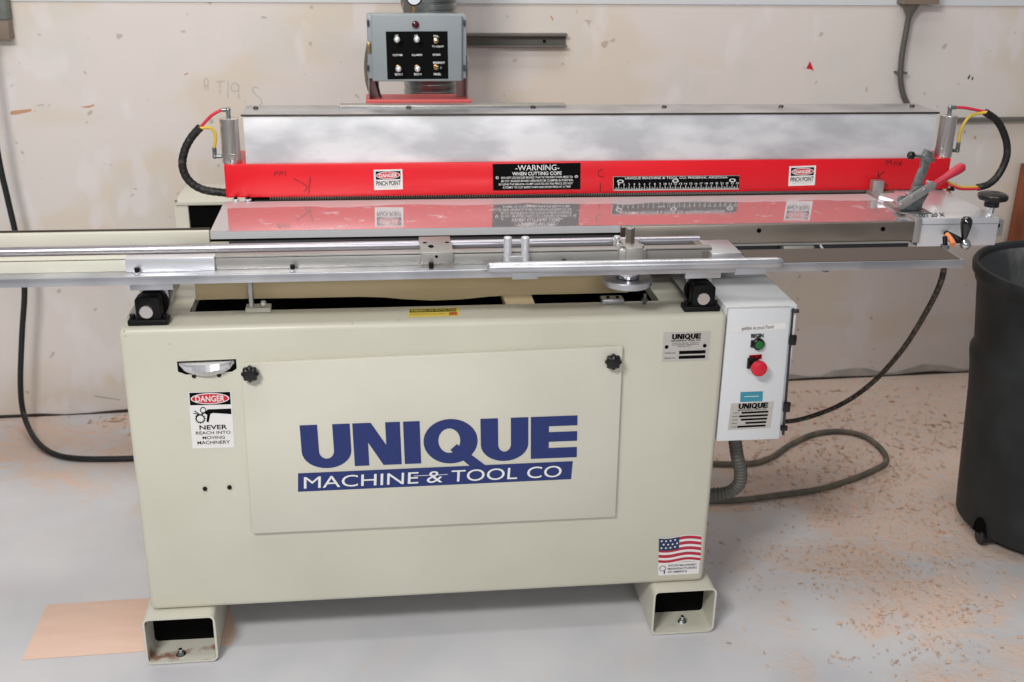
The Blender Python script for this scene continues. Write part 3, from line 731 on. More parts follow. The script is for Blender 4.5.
# ---- clips on the rim
for px0, px1, py in ((246, 271, 312), (600.5, 622.5, 302)):
    a = PZ(px0, py, ZT); b = PZ(px1, py, ZT); mb = MB(); yc = min(max(a.y, .05), .085)
    mb.box(a.x, b.x, .070, .098, ZT + .001, ZT + .011, 'cream_paint_light' if px0 < 300 else 'aluminium', .0015)
    if px0 < 300: mb.box(a.x + .008, a.x + .016, .072, .094, ZT + .011, .8605, 'aluminium', .001)
    cl = mb.build('clip', M)
    mb = MB(); mb.lathe((b.x - .014, .078, ZT + .018), (0, -1, 0), [(.0065, 0), (.0065, .004), (.004, .006)], 'chrome', 16) if px0 < 300 else [mb.cyl((a.x + .014, .083, ZT + .011), (a.x + .014, .083, ZT + .014), .0035, 'black_iron', 10), mb.cyl((b.x - .012, .083, ZT + .011), (b.x - .012, .083, ZT + .014), .0035, 'black_iron', 10)]
    mb.build('bolt', cl)
c = PZ(643, 302, ZT); mb = MB(); mb.cyl((c.x, .07, ZT), (c.x, .07, ZT + .022), .0035, 'zinc_casting', 10); mb.lathe((c.x, .07, ZT + .006), (0, 0, 1), [(.007, 0), (.007, .005)], 'zinc_casting', 6); mb.build('stud_bolt', M)

# ---- red beam
by = .447; bx0, bx1, bz0, bz1 = .1590, 1.8700, .9005, .9760
mb = MB(); mb.box(bx0, bx1, by, .60, bz0, bz1, 'red_paint', .0015, 2)
sh = sheetY(mb, (0, 100), (1, 100), (0, 101), 1, 1, by)
def bl(pts, wd, m, l=0):
    for (a, b), (c, d) in zip(pts, pts[1:]):
        L = math.hypot(c - a, d - b) or 1; nx, ny = -(d - b) / L * wd / 2, (c - a) / L * wd / 2
        mb.add([PY(q[0], q[1], by - .0004) for q in ((a + nx, b + ny), (c + nx, d + ny), (c - nx, d - ny), (a - nx, b - ny))], [[0, 1, 2, 3]], m)
bl([(294, 178.5), (302, 183), (308, 187), (304, 192)], .7, 'marker_ink'); bl([(310.5, 177), (309.5, 185), (308.8, 193.5)], .8, 'marker_ink')
bl([(274, 176), (275, 172), (278, 171.5), (277, 174), (275, 174)], .7, 'marker_ink'); bl([(279, 176), (280, 172), (283, 171.5), (282, 174), (280, 174)], .7, 'marker_ink'); bl([(286, 171.5), (284.5, 173), (286, 174), (285, 175.5)], .6, 'marker_ink')
bl([(603, 169), (599, 171), (598, 174), (600, 177), (604, 176.5)], .7, 'marker_ink'); bl([(600.5, 183), (600.2, 191.5)], .9, 'marker_ink')
bl([(878.5, 171), (877.5, 181)], .8, 'marker_ink'); bl([(885, 171), (878.5, 176), (883, 182), (888, 186)], .8, 'marker_ink')
for k, s_ in enumerate(([(886, 165), (887, 160.5), (889, 163), (891, 160), (892, 165)], [(894, 165), (895.5, 161.5), (897, 165)], [(898, 161.5), (902, 165.5)], [(902, 161), (898.5, 166)])): bl(s_, .7, 'marker_ink')
beam = mb.build('beam', M, label='bright red painted steel beam with marker scribbles')
# stickers and plates on it
def pinch(tl_, tr_, bl_):
    mb = MB(); sh = sheetY(mb, tl_, tr_, bl_, 560, 400, by); sh.rect(0, 0, 560, 400, 'label_white', 0)
    sh.rect(38, 34, 520, 196, 'black_ink', 1); sh.ell(280, 114, 232, 74, 'label_white', 2); sh.ell(280, 114, 216, 61, 'danger_red', 3)
    sh.text('DANGER', 100, 78, 456, 152, 'label_white', 4, .03)
    sh.text('PINCH POINT', 38, 222, 522, 318, 'black_ink', 1, .02); sh.text('KEEP HANDS CLEAR', 80, 338, 480, 356, 'pencil', 1)
    mb.build('pinch_point_sticker', beam)
pinch((373.5, 169.8), (402.3, 169), (374.3, 190)); pinch((789.3, 166.3), (816, 165.4), (788.2, 186))
mb = MB(); sh = sheetY(mb, (492.6, 164), (580.5, 162.8), (493.2, 190.5), 930, 285, by); sh.plate(0, 0, 930, 285, 'black_ink', .001)
sh.text('-WARNING-', 240, 14, 705, 74, 'white_ink', 1, .0); sh.text('WHEN CUTTING COPE', 205, 88, 730, 126, 'white_ink', 1, .015)
for k, (t, a, b) in enumerate((('DO NOT USE BACKER BOARD THAT IS THICKER THAN PIECE TO', 88, 848), ('BE CUT. BACKER BOARD USED MUST BE CLAMPED IN POSITION', 88, 848),
                               ('BY USING THE MANUAL CLAMP LOCATED ON THE FENCE. DO NOT', 62, 848), ('ATTEMPT TO CUT MORE THAN ONE DOOR PIECE AT A TIME', 102, 824))):
    sh.text(t, a, 138 + 35 * k, b, 160 + 35 * k, 'white_ink', 1, .01)
for a in (45, 885): sh.ring(a, 146, 16, 14, .6, 'white_ink', 1, 14)
mb.build('warning_plate', beam, label='black warning plate in white letters')
mb = MB(); sh = sheetY(mb, (612.8, 176.4), (739.2, 175.2), (613, 190.6), 920, 104, by); sh.plate(0, 0, 920, 104, 'black_ink', .001)
sh.rect(0, 96, 920, 104, 'label_silver', 1); sh.rect(0, 0, 920, 3, 'label_silver', 1); sh.rect(0, 0, 4, 104, 'label_silver', 1)
sh.text('UNIQUE MACHINE & TOOL CO. PHOENIX, ARIZONA', 88, 5, 835, 24, 'white_ink', 1, .01)
for k in range(1, 25):
    u = 4 + k * 37.6; sh.rect(u - 1.6, 68, u + 1.6, 96, 'white_ink', 1); sh.rect(u - 20.4, 80, u - 17.8, 96, 'white_ink', 1)
    for q in (-9.4, -28): sh.rect(u + q - 1, 86, u + q + 1, 96, 'white_ink', 1)
    sh.text(str(k), u - (5 if k < 10 else 10), 50, u + (5 if k < 10 else 10), 64, 'white_ink', 1, .01)
for u in (54, 455, 870): sh.ring(u, 36, 24, 13, .62, 'white_ink', 1, 16)
mb.build('ruler_plate', beam, label='black ruler plate with white inch marks')
# toothed strip under the beam
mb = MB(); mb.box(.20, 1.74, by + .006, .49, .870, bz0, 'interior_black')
for k in range(260):
    x = .255 + k * .0056; mb.box(x, x + .0028, by + .002, by + .006, .8945, bz0 - .0003, 'aluminium_dull' if k > 130 else 'steel_bar')
mb.box(.22, 1.72, by + .003, by + .006, .888, .8935, 'dark_steel')
mb.build('toothed_strip', M)
for x, y in ((PY(236, 203, .44).x, .44), (PY(248.5, 203, .44).x, .44), (PY(939, 193, .455).x, .455), (PY(951, 193, .455).x, .455)):
    mb = MB(); mb.cyl((x, y, .8955), (x, y, bz0 + .004), .004, 'black_iron', 12); mb.cyl((x, y, .8950), (x, y, .8995), .0075, 'aluminium_bright' if x < 1 else 'black_iron', 14, bev=.001); mb.build('stop_bolt', M)
# ---- aluminium cover
cx0, cx1, cy0 = .2075, 1.8200, .452; ct = 1.0835
mb = MB(); mb.box(cx0, cx1, cy0, .568, bz1, ct, 'brushed_aluminium', .001); cov = mb.build('cover', M, label='brushed aluminium cover box')
mb = MB(); mb.box(cx0 - .003, cx1 + .003, cy0, .57, ct, ct + .0028, 'aluminium', .0004); mb.box(cx0 - .004, cx1 + .004, cy0 - .004, cy0 - .0002, ct - .001, ct + .0030, 'dark_steel', .0004)
a = PZ(340, 108, ct).x; b = PZ(566, 108, ct).x; mb.box(a, b, .535, .568, ct + .0028, ct + .008, 'aluminium_dull', .001)
lid = mb.build('lid', cov, label='grey top strip')
for px in (255, 409, 535, 668, 787, 921):
    c = PZ(px, 110, ct + .003); mb = MB(); mb.lathe((c.x, .525, ct + .0028), (0, 0, 1), [(.006, 0), (.006, .003), (.003, .0055)], 'dark_steel', 14); mb.build('lid_screw', cov)
# ---- air cylinders, fittings and tubes at each beam end
def aircyl(px, ptop, sgn, seg):
    c = PY(px, 163, .470); top = PY(px, ptop, .470).z; r = .0200 if sgn < 0 else .0150
    r = abs(PY(px + seg, 150, .470).x - PY(px, 150, .470).x)
    mb = MB(); mb.lathe((c.x, .470, bz1), (0, 0, 1), [(r * .98, 0), (r, .002), (r, .022), (r * .97, .0225), (r * .97, top - bz1 - .006), (r, top - bz1 - .0055), (r, top - bz1 - .001), (r * .93, top - bz1)], 'cylinder_steel', 36)
    cy = mb.build('air_cylinder', M); x = c.x; mb = MB()
    mb.cyl((x + .0, .470, top), (x, .470, top + .016), .0048, 'zinc_casting', 12); mb.ball((x, .470, top + .018), .006, 'zinc_casting'); mb.cyl((x, .470, top + .018), (x + sgn * .014, .470, top + .018), .0048, 'zinc_casting', 12)
    mb.build('elbow_fitting', cy)
    mb = MB(); zf = bz1 + .014; mb.cyl((x + sgn * r, .470, zf), (x + sgn * (r + .014), .470, zf), .0042, 'zinc_casting', 12); mb.ball((x + sgn * (r + .015), .470, zf), .0056, 'zinc_casting')
    mb.cyl((x + sgn * (r + .015), .470, zf), (x + sgn * (r + .015), .470, zf + .020), .0048, 'zinc_casting', 12); mb.build('elbow_fitting', cy)
    return Vector((x + sgn * .014, .470, top + .018)), Vector((x + sgn * (r + .015), .470, zf + .02))
tp, sd = aircyl(232, 118, -1, 9.8)
j = PY(200, 128, .470)
mb = MB(); mb.tube([tp, PY(211, 116, .470), j], .0035, 'tube_red'); mb.build('air_tube', M, label='short red air tube on the left')
mb = MB(); mb.tube([sd, PY(215.5, 136, .470), PY(211, 128, .470), j + Vector((0, -.005, 0))], .0035, 'tube_yellow'); mb.build('air_tube', M, label='short yellow air tube on the left')
mb = MB(); mb.tube([PY(200.5, 127, .470), PY(191, 138, .470), PY(184.5, 151, .470), PY(182.5, 166, .470), PY(188.5, 180, .470), PY(203, 189.5, .470), PY(227, 193, .470)], .0088, 'hose_black', 14, 10, .06, .012); mb.build('air_hose', M, label='black wrapped hose looping left of the red beam')
tp, sd = aircyl(941.5, 115, 1, 8.0)
j = PY(986, 112, .470)
mb = MB(); mb.tube([tp, PY(966, 108, .470), j], .0036, 'tube_red'); mb.build('air_tube', M, label='red air tube on the right')
mb = MB(); mb.tube([sd, PY(961, 130, .470), PY(968, 118, .470), PY(977, 113.5, .470), j + Vector((0, -.005, 0))], .0036, 'tube_yellow'); mb.build('air_tube', M, label='yellow air tube on the right')
mb = MB(); mb.tube([PY(985, 112, .470), PY(998, 122, .470), PY(1006, 140, .470), PY(1006.5, 157, .470), PY(999, 174, .470), PY(989, 184, .470), PY(977.5, 187.5, .470)], .0085, 'hose_black', 14, 10, .04, .012); mb.build('air_hose', M, label='black wrapped hose looping right of the red beam')
mb = MB(); e = PY(978, 187, .470); mb.tube([e, PY(962, 187.3, .470), PY(952, 184, .470), PY(945, 181, .470)], .0036, 'tube_yellow'); mb.build('air_tube', M, label='lower yellow air tube on the right')
mb = MB(); mb.tube([e + Vector((0, -.006, -.003)), PY(962, 189, .460), PY(952, 186, .460), PY(945, 183.5, .470)], .0034, 'tube_red'); mb.build('air_tube', M, label='lower red air tube on the right')
mb = MB(); mb.tube([PY(945, 184, .48), PY(950, 194, .48), PY(955, 202, .48)], .0042, 'tube_orange'); mb.build('air_tube', M, label='short orange tube below the right beam end')

# ---- control box on its stand
gy = .47
zbase = 1.0880
a = PZ(366, 100, zbase); b = PZ(470, 100, zbase)
mb = MB(); mb.box(a.x, b.x, .575, .72, zbase - .004, zbase, 'red_paint_pale', .001); mb.box(a.x, b.x, .575, .578, zbase, zbase + .010, 'red_paint_pale', .001)
mb.box(a.x + .01, b.x - .01, .60, .715, .90, zbase - .004, 'red_paint')
st = mb.build('stand_base', M, label='pale red stand base')
for p0, p1 in ((368.5, 379), (456, 466.5)):
    u = PY(p0, 90, .68).x; v = PY(p1, 90, .68).x; mb = MB(); z1 = PY(370, 20, .68).z
    mb.box(u, v, .678, .682, zbase, z1 - .05, 'aluminium_dull', .001)
    mb.box(u if p0 < 400 else v - .003, u + .003 if p0 < 400 else v, .63, .682, zbase, 1.19, 'aluminium_dull', .001); mb.build('stand_bracket', M)
fy = .59
tlp = PY(371, 14, fy); brp = PY(462, 81.5, fy)
bx = [PY(366.5, 18, fy + .03).x, PY(466, 18, fy + .03).x]
mb = MB(); mb.box(bx[0], bx[1], fy + .012, fy + .085, brp.z + .004, tlp.z - .004, 'grey_enamel', .004)
cb = mb.build('control_box', M, label='grey enamel control box')
mb = MB(); mb.box(tlp.x, brp.x, fy, fy + .014, brp.z, tlp.z, 'grey_enamel', .003, 3); mb.build('door', cb)
mb = MB(); sh = sheetY(mb, (385.7, 31.5), (447.5, 31.2), (387.5, 79.3), 760, 610, fy); sh.plate(0, 0, 760, 610, 'black_ink', .001)
for t, a, b, c, d in (('UP', 112, 42, 152, 66), ('UP', 352, 42, 392, 66), ('PNL.', 588, 48, 655, 74), ('TY-ADJUST', 566, 182, 712, 212), ('CUTTER', 76, 288, 200, 314), ('CLAMPS', 314, 288, 440, 314),
                      ('STOPS', 572, 288, 668, 314), ('MIDHEIGHT', 574, 388, 718, 416), ('DOWN', 96, 532, 190, 562), ('DOWN', 334, 532, 428, 562), ('PANEL', 580, 534, 668, 564)):
    sh.text(t, a, b, c, d, 'white_ink', 1, .02)
cp = mb.build('switch_plate', cb, label='black switch plate with white lettering')
for k, (u, v) in enumerate(((132, 112), (374, 112), (615, 116), (140, 458), (374, 458), (610, 458))):
    q = sh.p(u, v, 0); mb = MB()
    if k in (2, 5):
        mb.lathe(q, (0, -1, 0), [(.0065, 0), (.0065, .002), (.0045, .003), (.0045, .007)], 'brass', 6 * 3)
        mb.cyl(q + Vector((0, -.006, 0)), q + Vector((.010 if k == 5 else -.002, -.020, .001 if k == 5 else .004)), .0022, 'chrome', 10, .0032)
    else:
        mb.lathe(q, (0, -1, 0), [(.006, 0), (.006, .002), (.004, .003), (.004, .007)], 'brass', 16)
        mb.cyl(q + Vector((0, -.006, 0)), q + Vector((0, -.019, .004 if k < 3 else -.001)), .0022, 'chrome', 10, .004); mb.ball(q + Vector((0, -.020, .004 if k < 3 else -.001)), .0072, 'aluminium_bright', 14)
    mb.build('toggle_switch', cb)
q = PY(415.5, 24.5, fy); mb = MB(); mb.lathe(q, (0, -1, 0), [(.0085, 0), (.0085, .004), (.007, .007), (.003, .009)], 'lamp_red', 20); mb.build('indicator_lamp', cb, label='dark red lamp')
mb = MB(); q = PY(368.5, 47, fy + .011); mb.box(q.x - .003, q.x + .004, fy + .004, fy + .012, q.z - .012, q.z + .012, 'brass', .001); mb.build('latch', cb, label='brass latch')
for px in (368, 464.5):
    for py in (23, 68):
        mb = MB(); q = PY(px, py, fy + .010); mb.box(q.x - .0022, q.x + .0022, fy + .006, fy + .013, q.z - .007, q.z + .007, 'seam_dark', .001); mb.build('hinge', cb)
# cable behind the box
mb = MB(); mb.tube([PY(369, 40, .69), PY(365.8, 62, .69), PY(367, 82, .69), PY(372, 97, .69)], .004, 'cable_grey', 10, 10, .1, .008); mb.build('flexible_conduit', M)
mb = MB(); mb.tube([PY(376, 80, .67), PY(379, 92, .67), PY(381, 98, .67)], .003, 'cable_black', 10); mb.build('wire', M)
# gauge on the back
q = PY(414, -2.5, .69); mb = MB(); mb.lathe(q, (0, -1, 0), [(.019, -.012), (.019, 0), (.0165, .001), (.0165, -.001)], 'black_iron', 32)
mb.lathe(q + Vector((0, -.0002, 0)), (0, -1, 0), [(.0162, 0), (.016, .0006)], 'gauge_face', 32); mb.cyl(q + Vector((0, .006, -.018)), q + Vector((0, .006, -.042)), .0045, 'brass', 12)
mb.line = None
mb.build('pressure_gauge', M, label='round white pressure gauge')

# ---- right end: fence, block, clamp and knobs
fx0, fx1 = 1.665, 1.682
mb = MB(); mb.box(fx0, fx1, .182, .4455, .846, .9015, 'aluminium_dull', .0012); mb.build('fence', M, label='narrow fence bar at the right table end')
kx1 = 1.866
mb = MB(); mb.box(fx1 + .0005, kx1, .19, .56, .8345, .8985, 'aluminium_bright', .0012)
mb.box(fx1 + .0008, kx1 + .0003, .1894, .20, .884, .8858, 'aluminium_dull')
blk = mb.build('end_block', M, label='bright machined aluminium end block')
sh = Sheet(MB(), PZ(918, 214, .899), PZ(944, 213, .899), PZ(919, 218, .899), 100, 20); sh.text('001 20 X', 0, 0, 100, 18, 'seam_dark', 1, .02); sh.mb.build('stamped_number', blk)
mb = MB(); mb.box(kx1 + .001, kx1 + .028, .215, .26, .848, .886, 'aluminium_dull', .001); mb.lathe((kx1 + .014, .2148, .873), (0, -1, 0), [(.005, 0), (.005, .0008)], 'interior_black', 14); mb.build('end_plate', M)
# star knob on a post
c = PZ(990, 213, .8985); kc = PY(990, 203, c.y)
mb = MB(); mb.cyl((c.x, c.y, .8985), (c.x, c.y, .915), .008, 'chrome', 6, bev=.0005); mb.lathe((c.x, c.y, .914), (0, 0, 1), [(.016, 0), (.016, .014), (.030, .016), (.0325, .020), (.0325, .026), (.027, .030), (.008, .032)], 'black_plastic', 40, 8, .03)
mb.build('star_knob', M, label='black star knob on the end block')
# tapered knob and its ball
c = PY(965, 244, .15); mb = MB()
mb.ball(c, .0125, 'chrome', 20); mb.ball(c + Vector((-.018, .0, .010)), .008, 'black_iron', 14)
mb.tube([c + Vector((-.006, 0, .004)), c + Vector((-.018, .01, .012)), c + Vector((-.030, .035, .016))], .006, 'black_iron', 12)
b0 = c + Vector((-.004, 0, .012)); mb.cyl(c, b0, .0055, 'chrome', 14)
cr = mb.build('clamp_crank', M, label='chrome ball crank')
mb = MB(); mb.lathe(b0, Vector((-.03, 0, 1)), [(.0055, 0), (.0065, .004), (.0115, .026), (.0130, .036), (.0115, .044), (.007, .049), (.001, .0505)], 'black_gloss', 28); mb.build('knob', cr, label='glossy black tapered knob')
c = PY(944, 252, .03); mb = MB(); mb.lathe((c.x, .03, zb1), (0, 0, 1), [(.009, 0), (.009, .008)], 'zinc_casting', 6); mb.cyl((c.x, .03, zb1 + .008), (c.x + .002, .04, zb1 + .022), .005, 'black_iron', 12)
mb.tube([(c.x + .022, .038, zb1 + .005), (c.x + .024, .05, zb1 + .010), (c.x + .022, .07, zb1 + .018)], .006, 'tube_orange'); mb.build('hose_fitting', M)
# toggle clamp
cy = .25; cz = .9
def cp3(px, py, y=cy): return PY(px, py, y)
mb = MB(); b0 = cp3(897, 211); b1 = cp3(926, 211)
mb.box(b0.x, b1.x, cy - .022, cy + .022, .8985, .9025, 'zinc_casting', .0008)
for dy in (-.012, .010):
    mb.prism([cp3(x, y, cy + dy) for x, y in ((900, 210), (897, 199), (899, 196), (908, 196), (916, 186), (925, 186), (929, 194), (924, 202), (921, 210))], (0, .003, 0), 'zinc_casting', .0006)
tc_ = mb.build('toggle_clamp', M, label='silver toggle clamp with a red handle')
mb = MB(); mb.prism([cp3(x, y, cy - .007) for x, y in ((914, 200), (913, 189), (918, 177), (922, 168), (923, 157), (927, 149.5), (934, 153), (931, 162), (927, 174), (923, 182), (926, 192), (923, 201))], (0, .014, 0), 'zinc_casting', .0012)
mb.box(cp3(924, 157).x - .002, cp3(932, 157).x, cy - .014, cy + .014, cp3(928, 158).z - .007, cp3(928, 158).z + .004, 'zinc_casting', .001)
ar = mb.build('clamp_arm', tc_)
mb = MB(); p = cp3(925, 157, cy - .004); q = cp3(912, 155.5, cy - .006); mb.cyl(p, q, .0035, 'zinc_casting', 12); ax = (q - p).normalized()
mb.lathe(q - ax * .004, ax, [(.007, 0), (.0088, .002), (.0088, .010), (.006, .013)], 'black_plastic', 18); mb.build('rubber_tip', tc_)
mb = MB()
for dy in (-.0175, .014):
    mb.prism([cp3(x, y, cy + dy) for x, y in ((899, 207), (898, 202.5), (932, 181), (937, 184), (935, 188.5), (903, 209.5))], (0, .0025, 0), 'aluminium_dull', .0005)
mb.cyl(cp3(934, 185, cy - .016), cp3(934, 185, cy - .016) + Vector((0, .032, 0)), .004, 'chrome', 12)
for px, py in ((902, 205.5), (914, 197.5), (926, 190)): p = cp3(px, py, cy - .021); mb.cyl(p, p + Vector((0, .038, 0)), .0045, 'chrome', 12)
p = cp3(932, 186, cy - .002); q = cp3(963.5, 166, cy - .002); mb.cyl(cp3(926, 190, cy - .002), q, .004, 'zinc_casting', 10)
mb.build('clamp_lever', tc_)
ax = q - p; L = ax.length; mb = MB(); mb.lathe(p, ax, [(.004, 0), (.0072, .002), (.0085, L * .5), (.0112, L - .012), (.0100, L - .002), (.004, L + .003)], 'red_vinyl', 20)
mb.build('red_grip', tc_)
mb = MB()
a = cp3(873, 190, .42); b = cp3(883.5, 190, .42); mb.box(a.x, b.x, .42, .4445, .8955, cp3(880, 181.5, .42).z, 'aluminium_dull', .0012)
mb.build('stop_block', M); mb = MB(); p = cp3(879, 198.5, .36); q = cp3(898, 204.5, .33); mb.cyl(p, q, .0085, 'aluminium_bright', 18, bev=.001); mb2 = MB(); p = cp3(882, 192.5, .43); mb2.cyl(p, p + Vector((.03, 0, -.002)), .005, 'brass', 12); mb2.build('stop_pin', M)
mb.build('fence_stop', M)

# ---- electrical enclosure on the right
ey = .022
e0 = PY(731, 305, ey); ex0 = 1.2005; ex1 = PY(798, 306, ey).x; ez1 = PY(765, 305.5, ey).z; ez0 = PY(755, 438.5, ey).z
xs = PY(789.5, 306, ey).x
mb = MB(); mb.box(ex0, ex1, ey, .262, ez0, ez1, 'white_enamel', .004)
en = mb.build('electrical_enclosure', M, label='pale grey electrical enclosure on the right side')
mb = MB(); ys = ey - .014
mb.prism([Vector((ex0 + .002, ys, ez0 + .003)), Vector((PY(780, 434, ys).x, ys, ez0 + .003)), Vector((PY(791.5, 307, ys).x, ys, ez1 - .001)), Vector((ex0 + .002, ys, ez1 - .001))], (0, .0135, 0), 'white_enamel', .003)
dr = mb.build('door', en)
mb = MB()
def eq(px, py, l=0): return PY(px, py, ey - .0006)
mb.add([eq(792.2, 308), eq(794.2, 308), eq(784.5, 435), eq(781.6, 435)], [[0, 1, 2, 3]], 'seam_dark'); mb.build('seam', en)
for py, px, h in ((340, 792.8, 12), (407, 786.8, 12), (311, 795.5, 4), (428, 784, 6)):
    mb = MB(); q = PY(px, py, ey - .004); hh = h * .0018 / 2; mb.box(q.x - .007, q.x + .007, ey - .008, ey, q.z - hh, q.z + hh, 'black_plastic' if h > 5 else 'seam_dark', .001); mb.build('latch', en)
mb = MB(); sh = sheetY(mb, (729.5, 327), (786, 322.5), (729.5, 333.2), 565, 56, ys); sh.rect(0, 0, 565, 56, 'label_white', 0)
sh.text('#4904 Arched Panel', 120, 10, 440, 46, 'seam_dark', 1); mb.build('name_strip', en)
mb = MB(); q = PY(758.5, 344, ys - .004); c = Vector((q.x, ys, q.z))
mb.box(c.x - .016, c.x + .006, ys - .004, ys, c.z - .008, c.z + .008, 'black_plastic', .001)
mb.lathe(c, (0, -1, 0), [(.0125, 0), (.0125, .008), (.0105, .010)], 'black_plastic', 28); mb.lathe(c + Vector((0, -.0095, 0)), (0, -1, 0), [(.009, 0), (.009, .002), (.006, .003)], 'green_plastic', 24)
mb.build('push_button', en, label='green start button')
mb = MB(); sh = sheetY(mb, (751, 333.6), (763.5, 333), (751, 338.5), 120, 50, ys); sh.text('BEGIN', 0, 2, 120, 44, 'black_ink', 1, .05)
mb.build('button_lettering', en); mb = MB(); sh = sheetY(mb, (749.5, 355.5), (761.5, 354.5), (749.5, 359.8), 120, 45, ys); sh.rect(-4, -4, 124, 50, 'danger_red', 0); sh.text('STOP', 0, 2, 120, 42, 'black_ink', 1, .05); mb.build('button_lettering', en)
mb = MB(); q = PY(759.5, 369, ys - .026); c = Vector((q.x - .002, ys, q.z + .004)); mb.box(c.x - .017, c.x + .006, ys - .005, ys, c.z - .012, c.z + .012, 'black_plastic', .001)
mb.cyl(c, (q.x, ys - .02, q.z), .009, 'black_plastic', 20); mb.lathe((q.x, ys - .017, q.z), (0, -1, 0), [(.012, 0), (.0168, .003), (.0172, .008), (.0155, .012), (.010, .0145), (.002, .015)], 'red_plastic', 32)
mb.build('push_button', en, label='red mushroom stop button')
mb = MB(); sh = sheetY(mb, (740.5, 392), (763, 391.2), (740, 402), 220, 100, ys); sh.rect(0, 0, 220, 100, 'cyan_label', 0); sh.rect(40, 44, 180, 50, 'label_white', 1); mb.build('cyan_sticker', en)
mb = MB(); sh = sheetY(mb, (731, 403.5), (774, 401.5), (727.5, 430), 440, 260, ys); sh.plate(0, 0, 440, 260, 'label_silver', .0006)
unique_logo(sh, 80, 4, 380, 56, 'black_ink', 1); sh.text('MACHINE & TOOL CO', 80, 62, 370, 76, 'seam_dark', 1, .02)
for k, (a, b) in enumerate(((120, 395), (100, 395), (122, 392), (175, 388), (95, 386))):
    sh.rect(a, 86 + k * 34, b, 104 + k * 34, 'black_ink', 1); sh.text(('VOLTS', 'PHASE', 'AMPS', 'HERTZ', 'MODEL')[k], 30, 88 + k * 34, 90, 100 + k * 34, 'seam_dark', 1)
mb.build('rating_plate', en)
mb = MB(); mb.tube([Vector((PY(731, 440, .10).x, .10, ez0 + .002)), PY(737, 455, .10), PY(740.5, 470, .11), PY(739, 484, .12), PY(729, 492, .13), PY(712, 494, .14), PY(690, 493, .15)], .0135, 'conduit_grey', 16, 8, .14, .0095)
mb.build('flexible_conduit', M, label='ribbed grey conduit curving below the enclosure')
mb = MB()
e = PY(944, 269, 0.0); mb.tube([Vector((e.x, 0.0, zb0)), PY(940, 284, .02), PY(925, 314, .10), PY(902, 350, .22), PY(873, 382, .34), PY(840, 405, .42), PY(800, 419.5, .46), PY(770, 422, .46), PY(740, 422, .45)], .0062, 'cable_braid', 12, 10)
mb.cyl((e.x, 0, zb0 - .012), (e.x, 0, zb0), .008, 'chrome', 14)
mb.build('air_hose', M, label='black braided hose hanging from the right end of the bed')

# ================================================================== other things
def solo(mb, name, label, cat, base, **k):
    return mb.build(name, None, base=base, label=label, category=cat, **k)
# floor cable
r = .0085
mb = MB(); mb.tube([PZ(696, 463, r), PZ(745, 464, r), PZ(770, 458, r), PZ(790, 445, r), PZ(815, 434, r), PZ(842, 431.5, r), PZ(865, 437, r), PZ(882, 450, r), PZ(886, 462, r),
                    PZ(874, 470, r), PZ(850, 480, r), PZ(820, 489, r), PZ(780, 495, r), PZ(740, 500, r), PZ(698, 501, r)], r, 'cable_grey', 12, 10)
solo(mb, 'power_cable', 'dusty grey cable looping over the sawdust on the floor right of the machine', 'cable', (1.7, .75, 0))
# hanging cable on the left
r = .0085
mb = MB(); mb.tube([PW(-60, -160, .1), PW(-28, -20, .1), PW(-12, 90, .1), PW(-1, 160, .1), PW(7, 196, .1), PW(16, 235, .1), PW(23, 270, .1), PW(24.5, 295, .1), PW(22, 335, .1), PW(20.5, 385, .1), PW(24, 415, .10), PZ(35, 439, .02), PZ(52, 453, r), PZ(78, 458.5, r), PZ(130, 458.5, r), PZ(180, 456, r)], r, 'cable_black', 12, 10)
solo(mb, 'power_cable', 'thick black cable hanging down the wall at far left and curving onto the floor', 'cable', (-.6, 1.15, 0))
# board on the floor
mb = MB(); q = [PZ(21, 660, .005), PZ(46.5, 603.5, .005), PZ(226, 592, .005), PZ(236, 630, .005), PZ(230, 643.5, .005)]
for v in q: v.y = max(v.y, .018)
mb.prism([Vector((v.x, v.y, 0.0005)) for v in q], (0, 0, .0017), 'wood_board', .0004)
solo(mb, 'wooden_board', 'thin pinkish-tan board lying on the floor under the left machine foot', 'board', (-.1, .1, 0))
# bin
TX, TY = 2.2194, .3368; TR = .2713; TH = .7215
bin_ = thing('trash_bin', 'large dark grey wheeled rubbish bin cut off by the right edge', 'bin', (TX, TY, 0))
mb = MB()
def ringprof(prof, m, flip=False, seg=64, cut=False):
    vs = []; fs = []
    for (r, z) in prof:
        for k in range(seg):
            a = 2 * PI * k / seg; vs.append((TX + r * math.cos(a), TY + r * math.sin(a), z))
    for i in range(len(prof) - 1):
        for k in range(seg):
            k2 = (k + 1) % seg; fs.append([i * seg + k, i * seg + k2, (i + 1) * seg + k2, (i + 1) * seg + k])
    mb.add(vs, fs, m)
RB = .209
ringprof([(.001, .030), (RB - .006, .030), (RB, .034), (RB + .004, .09), (RB + .022, .38), (RB + .028, .44), (RB + .034, .475), (RB + .035, .487), (RB + .0275, .505), (RB + .028, .515), (TR - .016, .672)], 'bin_rubber')
ringprof([(TR - .017, .705), (TR - .020, .66), (RB + .024, .50), (RB - .006, .07), (.001, .065)], 'bin_inside')
